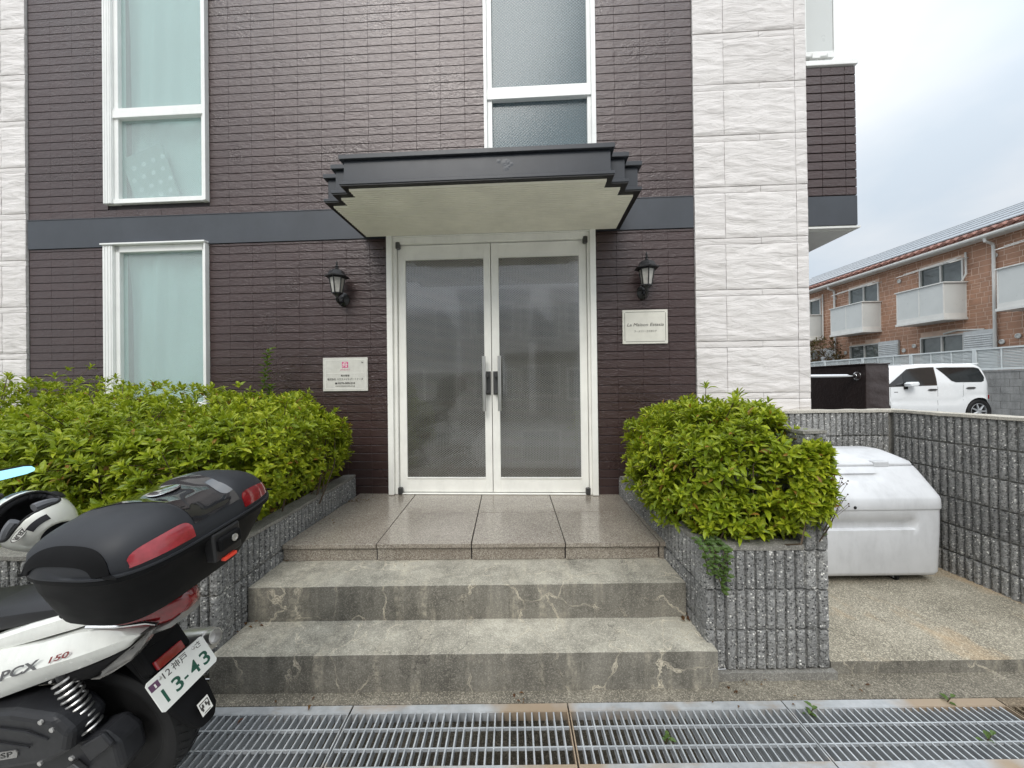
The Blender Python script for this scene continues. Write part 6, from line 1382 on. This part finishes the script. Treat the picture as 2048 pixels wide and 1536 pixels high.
# windows, shutters, balconies, pipes
for y in ups:
    for (a, b, z0, z1, upst) in ((y + .07, y + 1.42, 3.55, 5.46, True), (y + .07, y + 1.42, .95, 3.02, False)):
        m = MB().box(XW - .04, XW + .05, a, a + .045, z0, z1).box(XW - .04, XW + .05, b - .045, b, z0, z1).box(XW - .04, XW + .05, a + .0455, b - .0455, z1 - .05, z1).box(XW - .04, XW + .05, a + .0455, b - .0455, z0, z0 + .05).box(XW - .025, XW + .03, (a + b) / 2 - .022, (a + b) / 2 + .022, z0 + .0505, z1 - .0505)
        wo = m.obj('window', 'trim', HB, world=True)
        MB().box(XW + .031, XW + .037, a + .04, b - .04, z0 + .04, z1 - .04).obj('pane', 'houseglass', wo, world=True)
        if not upst:
            s_ = MB().box(XW - .09, XW - .02, a - .80, a - .02, z0 + .3, z1 + .02); so = s_.obj('shutter_box', 'shutter', HB, world=True)
            m = MB()
            for k in range(24): z = z0 + .35 + k * .068; m.add([(XW - .091, a - .77, z), (XW - .091, a - .05, z), (XW - .11, a - .05, z + .012), (XW - .11, a - .77, z + .012), (XW - .091, a - .77, z + .052), (XW - .091, a - .05, z + .052)], [(0, 1, 2, 3), (3, 2, 5, 4)])
            m.obj('slat', 'shutter', so, world=True, kind='stuff')
    x0, x1 = 13.94, XW - .002
    m = MB().box(x0, x1, y, y + 1.52, 3.52, 3.66).box(x0 - .02, x1, y - .03, y + 1.55, 3.44, 3.519).box(x0 - .03, x0 + .03, y - .04, y + 1.56, 4.63, 4.665).box(x0 + .031, x1, y - .04, y + .02, 4.63, 4.665).box(x0 + .031, x1, y + 1.50, y + 1.56, 4.63, 4.665)
    for q in (0.0, .5, 1.0): m.box(x0, x0 + .03, lerp(y, y + 1.49, q), lerp(y, y + 1.49, q) + .03, 3.661, 4.629)
    m.box(x1 - .05, x1, y, y + .03, 3.661, 4.629)
    bo = m.obj('balcony', 'trim', HB, world=True)
    MB().box(x0 + .008, x0 + .016, y + .03, y + 1.49, 3.661, 4.629).obj('panel', 'screen', bo, world=True)
    for q in (y + .008, y + 1.505): MB().box(x0 + .031, x1 - .051, q, q + .008, 3.661, 4.629).obj('panel', 'screen', bo, world=True)
    # folding laundry poles under the eaves
    m = MB()
    for zz, xx in ((5.38, .30), (5.30, .44), (5.26, .58)): m.tube([(XW - xx, y - .10, zz + .06), (XW - xx, y + 1.7, zz)], .012, 6)
    for q in (y - .05, y + 1.6): m.tube([(XW, q, 5.42), (XW - .6, q, 5.26)], .016, 6)
    m.obj('laundry_pole', 'trim', HB, world=True, smooth=True)
    for yy_, zz in ((y - .75, 5.25), (y - 1.25, 2.75), (y + 2.0, 2.62)):
        v_ = MB().lathe([(.07, 0), (.075, .02), (.05, .03), (.045, .012)], 16, Matrix.Translation((XW - .018, yy_, zz)) @ Matrix.Rotation(R(-90), 4, 'Y')).obj('vent_cap', 'trim', HB, world=True, smooth=True)
for k, y in enumerate((5.85, 11.60, 17.35)):
    MB().tube([(14.33, y, 5.80), (14.34, y, 5.68), (XW - .10, y + .02, 5.60), (XW - .08, y + .02, 5.5), (XW - .08, y + .02, .5)], .042, 10).obj('downpipe', 'trim', HB, world=True, smooth=True)
MB().tube([(XW - .06, 12.35, 5.6), (XW - .08, 12.33, 4.9), (XW - .09, 12.62, 4.4)], .028, 8).tube([(XW - .06, 11.9, 3.05), (XW - .10, 12.6, 3.12), (XW - .08, 13.0, 3.06)], .03, 8).tube([(XW - .06, 18.05, 5.6), (XW - .08, 18.03, 3.5)], .028, 8).obj('aircon_duct', 'trim', HB, world=True, smooth=True)
MB().tube([(14.30, 4.9, 5.84), (14.30, 25.1, 5.84)], .065, 10).obj('gutter', 'trim', HB, world=True, smooth=True)
MB().box(14.36, XW - .001, 4.9, 25.1, 5.80, 5.83).box(14.34, 14.36, 4.9, 25.1, 5.78, 5.98).obj('eaves_board', 'trim', HB, world=True)
SL = 0.415
def rz(x): return 5.93 + (x - 14.25) * SL
m = MB().add([(14.25, 4.8, rz(14.25)), (14.25, 25.2, rz(14.25)), (19.9, 25.2, rz(19.9)), (19.9, 4.8, rz(19.9)), (25.5, 4.8, rz(14.25)), (25.5, 25.2, rz(14.25)), (14.25, 4.8, rz(14.25) - .1), (14.25, 25.2, rz(14.25) - .1)], [(0, 1, 2, 3), (3, 2, 5, 4), (6, 7, 1, 0)])
m.obj('roof', 'rooftile', HB, world=True)
m = MB(); y = 4.9
while y < 25.0:
    for r_ in range(2):
        xa = 14.22 + r_ * .30; r0 = MB()
        rings = [[Vector((x, y + .118 + .105 * math.cos(t), rz(x) + .012 + .06 * math.sin(t) + (0.02 if x == xa else 0))) for t in [math.pi * k / 5 for k in range(6)]] for x in (xa, xa + .31)]
        m.loft(rings, False, False, closed=False)
        m.add([rings[0][k] for k in range(6)] + [Vector((xa, y + .118, rz(xa) - .01))], [(k, k + 1, 6) for k in range(5)])
    y += .245
m.obj('roof_tile', 'rooftile', HB, world=True, kind='stuff')
for r_ in range(5):
    for k in range(14):
        xa = 14.72 + r_ * .93; ya = 5.6 + k * 1.36
        m = MB().add([(xa, ya, rz(xa) + .12), (xa, ya + 1.34, rz(xa) + .12), (xa + .91, ya + 1.34, rz(xa + .91) + .12), (xa + .91, ya, rz(xa + .91) + .12), (xa, ya, rz(xa) + .08), (xa, ya + 1.34, rz(xa) + .08)], [(0, 1, 2, 3), (4, 5, 1, 0)])
        m.obj('solar_panel', 'solar', HB, world=True)
for r_ in range(6):
    xa = 14.705 + r_ * .93; MB().box(xa - .012, xa + .012, 5.55, 24.7, rz(xa) + .10, rz(xa) + .135).obj('panel_rail', 'galv', HB, world=True)

# ---- plants by the fence, far roof
shrub('maroon_shrub', 'dark maroon leaved shrub beyond the fence beside the white stone pier', [((13.95, 17.2, 2.55), (0.45, 0.62, 0.95)), ((13.95, 17.0, 2.1), (0.5, 0.7, 0.6))], 420, 0, 'leafred', random.Random(31), 1.2, .44, clus=dict(ln=(.10, .18), wd=.22), size=(.8, 1.3), cat='shrub')
stalk('young_tree', 'thin young plant behind the fence between the balconies', (13.9, 14.7, GZ), [(0, 0, 0), (0, 0, 1.2), (.03, 0.05, 2.35)], 26, 'leaf', cat='plant', rr=random.Random(5), group='thin plants behind the fence')
stalk('young_tree', 'second thin plant behind the fence, nearer the wide lower window', (13.9, 13.75, GZ), [(0, 0, 0), (0, 0, 1.2), (-.02, 0.05, 2.4)], 22, 'leaf', cat='plant', rr=random.Random(6), group='thin plants behind the fence')
FH = thing('distant_house', 'far house with a pale tiled roof above the terrace eaves', 'house', (33, 42, GZ))
MB().box(29, 38, 40, 46, GZ, 11.2).obj('wall', 'farwall2', FH, world=True)
m = MB().add([(28.5, 39.6, 11.2), (38.5, 39.6, 11.2), (38.5, 43, 13.0), (28.5, 43, 13.0), (28.5, 46.4, 11.2), (38.5, 46.4, 11.2)], [(0, 1, 2, 3), (3, 2, 5, 4), (0, 3, 4), (1, 5, 2)]); m.obj('roof', 'farroof', FH, world=True)
m = MB()
for k in range(18):
    for j in range(4): m.box(28.7 + k * .55, 28.95 + k * .55, 39.7 + j * .8, 39.9 + j * .8, 11.32 + j * .42, 11.42 + j * .42)
m.obj('snow_guard', 'darkroof', FH, world=True, kind='stuff')

# ---- houses across the street, behind the camera (seen mirrored in the door glass)
def street_house(label, x0, x1, y0, y1, zt, wallm, pitched):
    t = thing('street_house', label, 'house', ((x0 + x1) / 2, y1, 0), group='houses across the street')
    MB().box(x0, x1, y0, y1, 0, zt).obj('wall', wallm, t, world=True)
    if pitched: MB().add([(x0 - .4, y1 + .4, zt), (x1 + .4, y1 + .4, zt), (x1 + .4, (y0 + y1) / 2, zt + 1.5), (x0 - .4, (y0 + y1) / 2, zt + 1.5), (x0 - .4, y0, zt), (x1 + .4, y0, zt)], [(0, 1, 2, 3), (3, 2, 5, 4), (0, 3, 4), (1, 5, 2)]).obj('roof', 'darkroof', t, world=True)
    else: MB().box(x0 - .1, x1 + .1, y0 - .1, y1 + .1, zt, zt + .25).obj('roof', 'darkroof', t, world=True)
    n_ = max(1, int((x1 - x0) / 2.4))
    for k in range(n_):
        for zz in (.9, 3.4):
            if zz + 1.2 < zt:
                xc = lerp(x0, x1, (k + .5) / n_); wo = MB().box(xc - .75, xc + .75, y1, y1 + .05, zz, zz + 1.25).obj('window', 'trim', t, world=True)
                MB().box(xc - .68, xc + .68, y1 + .0505, y1 + .06, zz + .07, zz + 1.18).obj('pane', 'houseglass', wo, world=True)
street_house('grey flat roofed house across the street', -13, -2.2, -15, -8, 4.3, 'farwall', False)
street_house('cream house with a dark roof across the street', -1.4, 1.2, -14, -7.5, 4.9, 'farwall2', False)
street_house('grey gabled house across the street', 2.3, 9.5, -15, -8, 4.0, 'farwall', True)
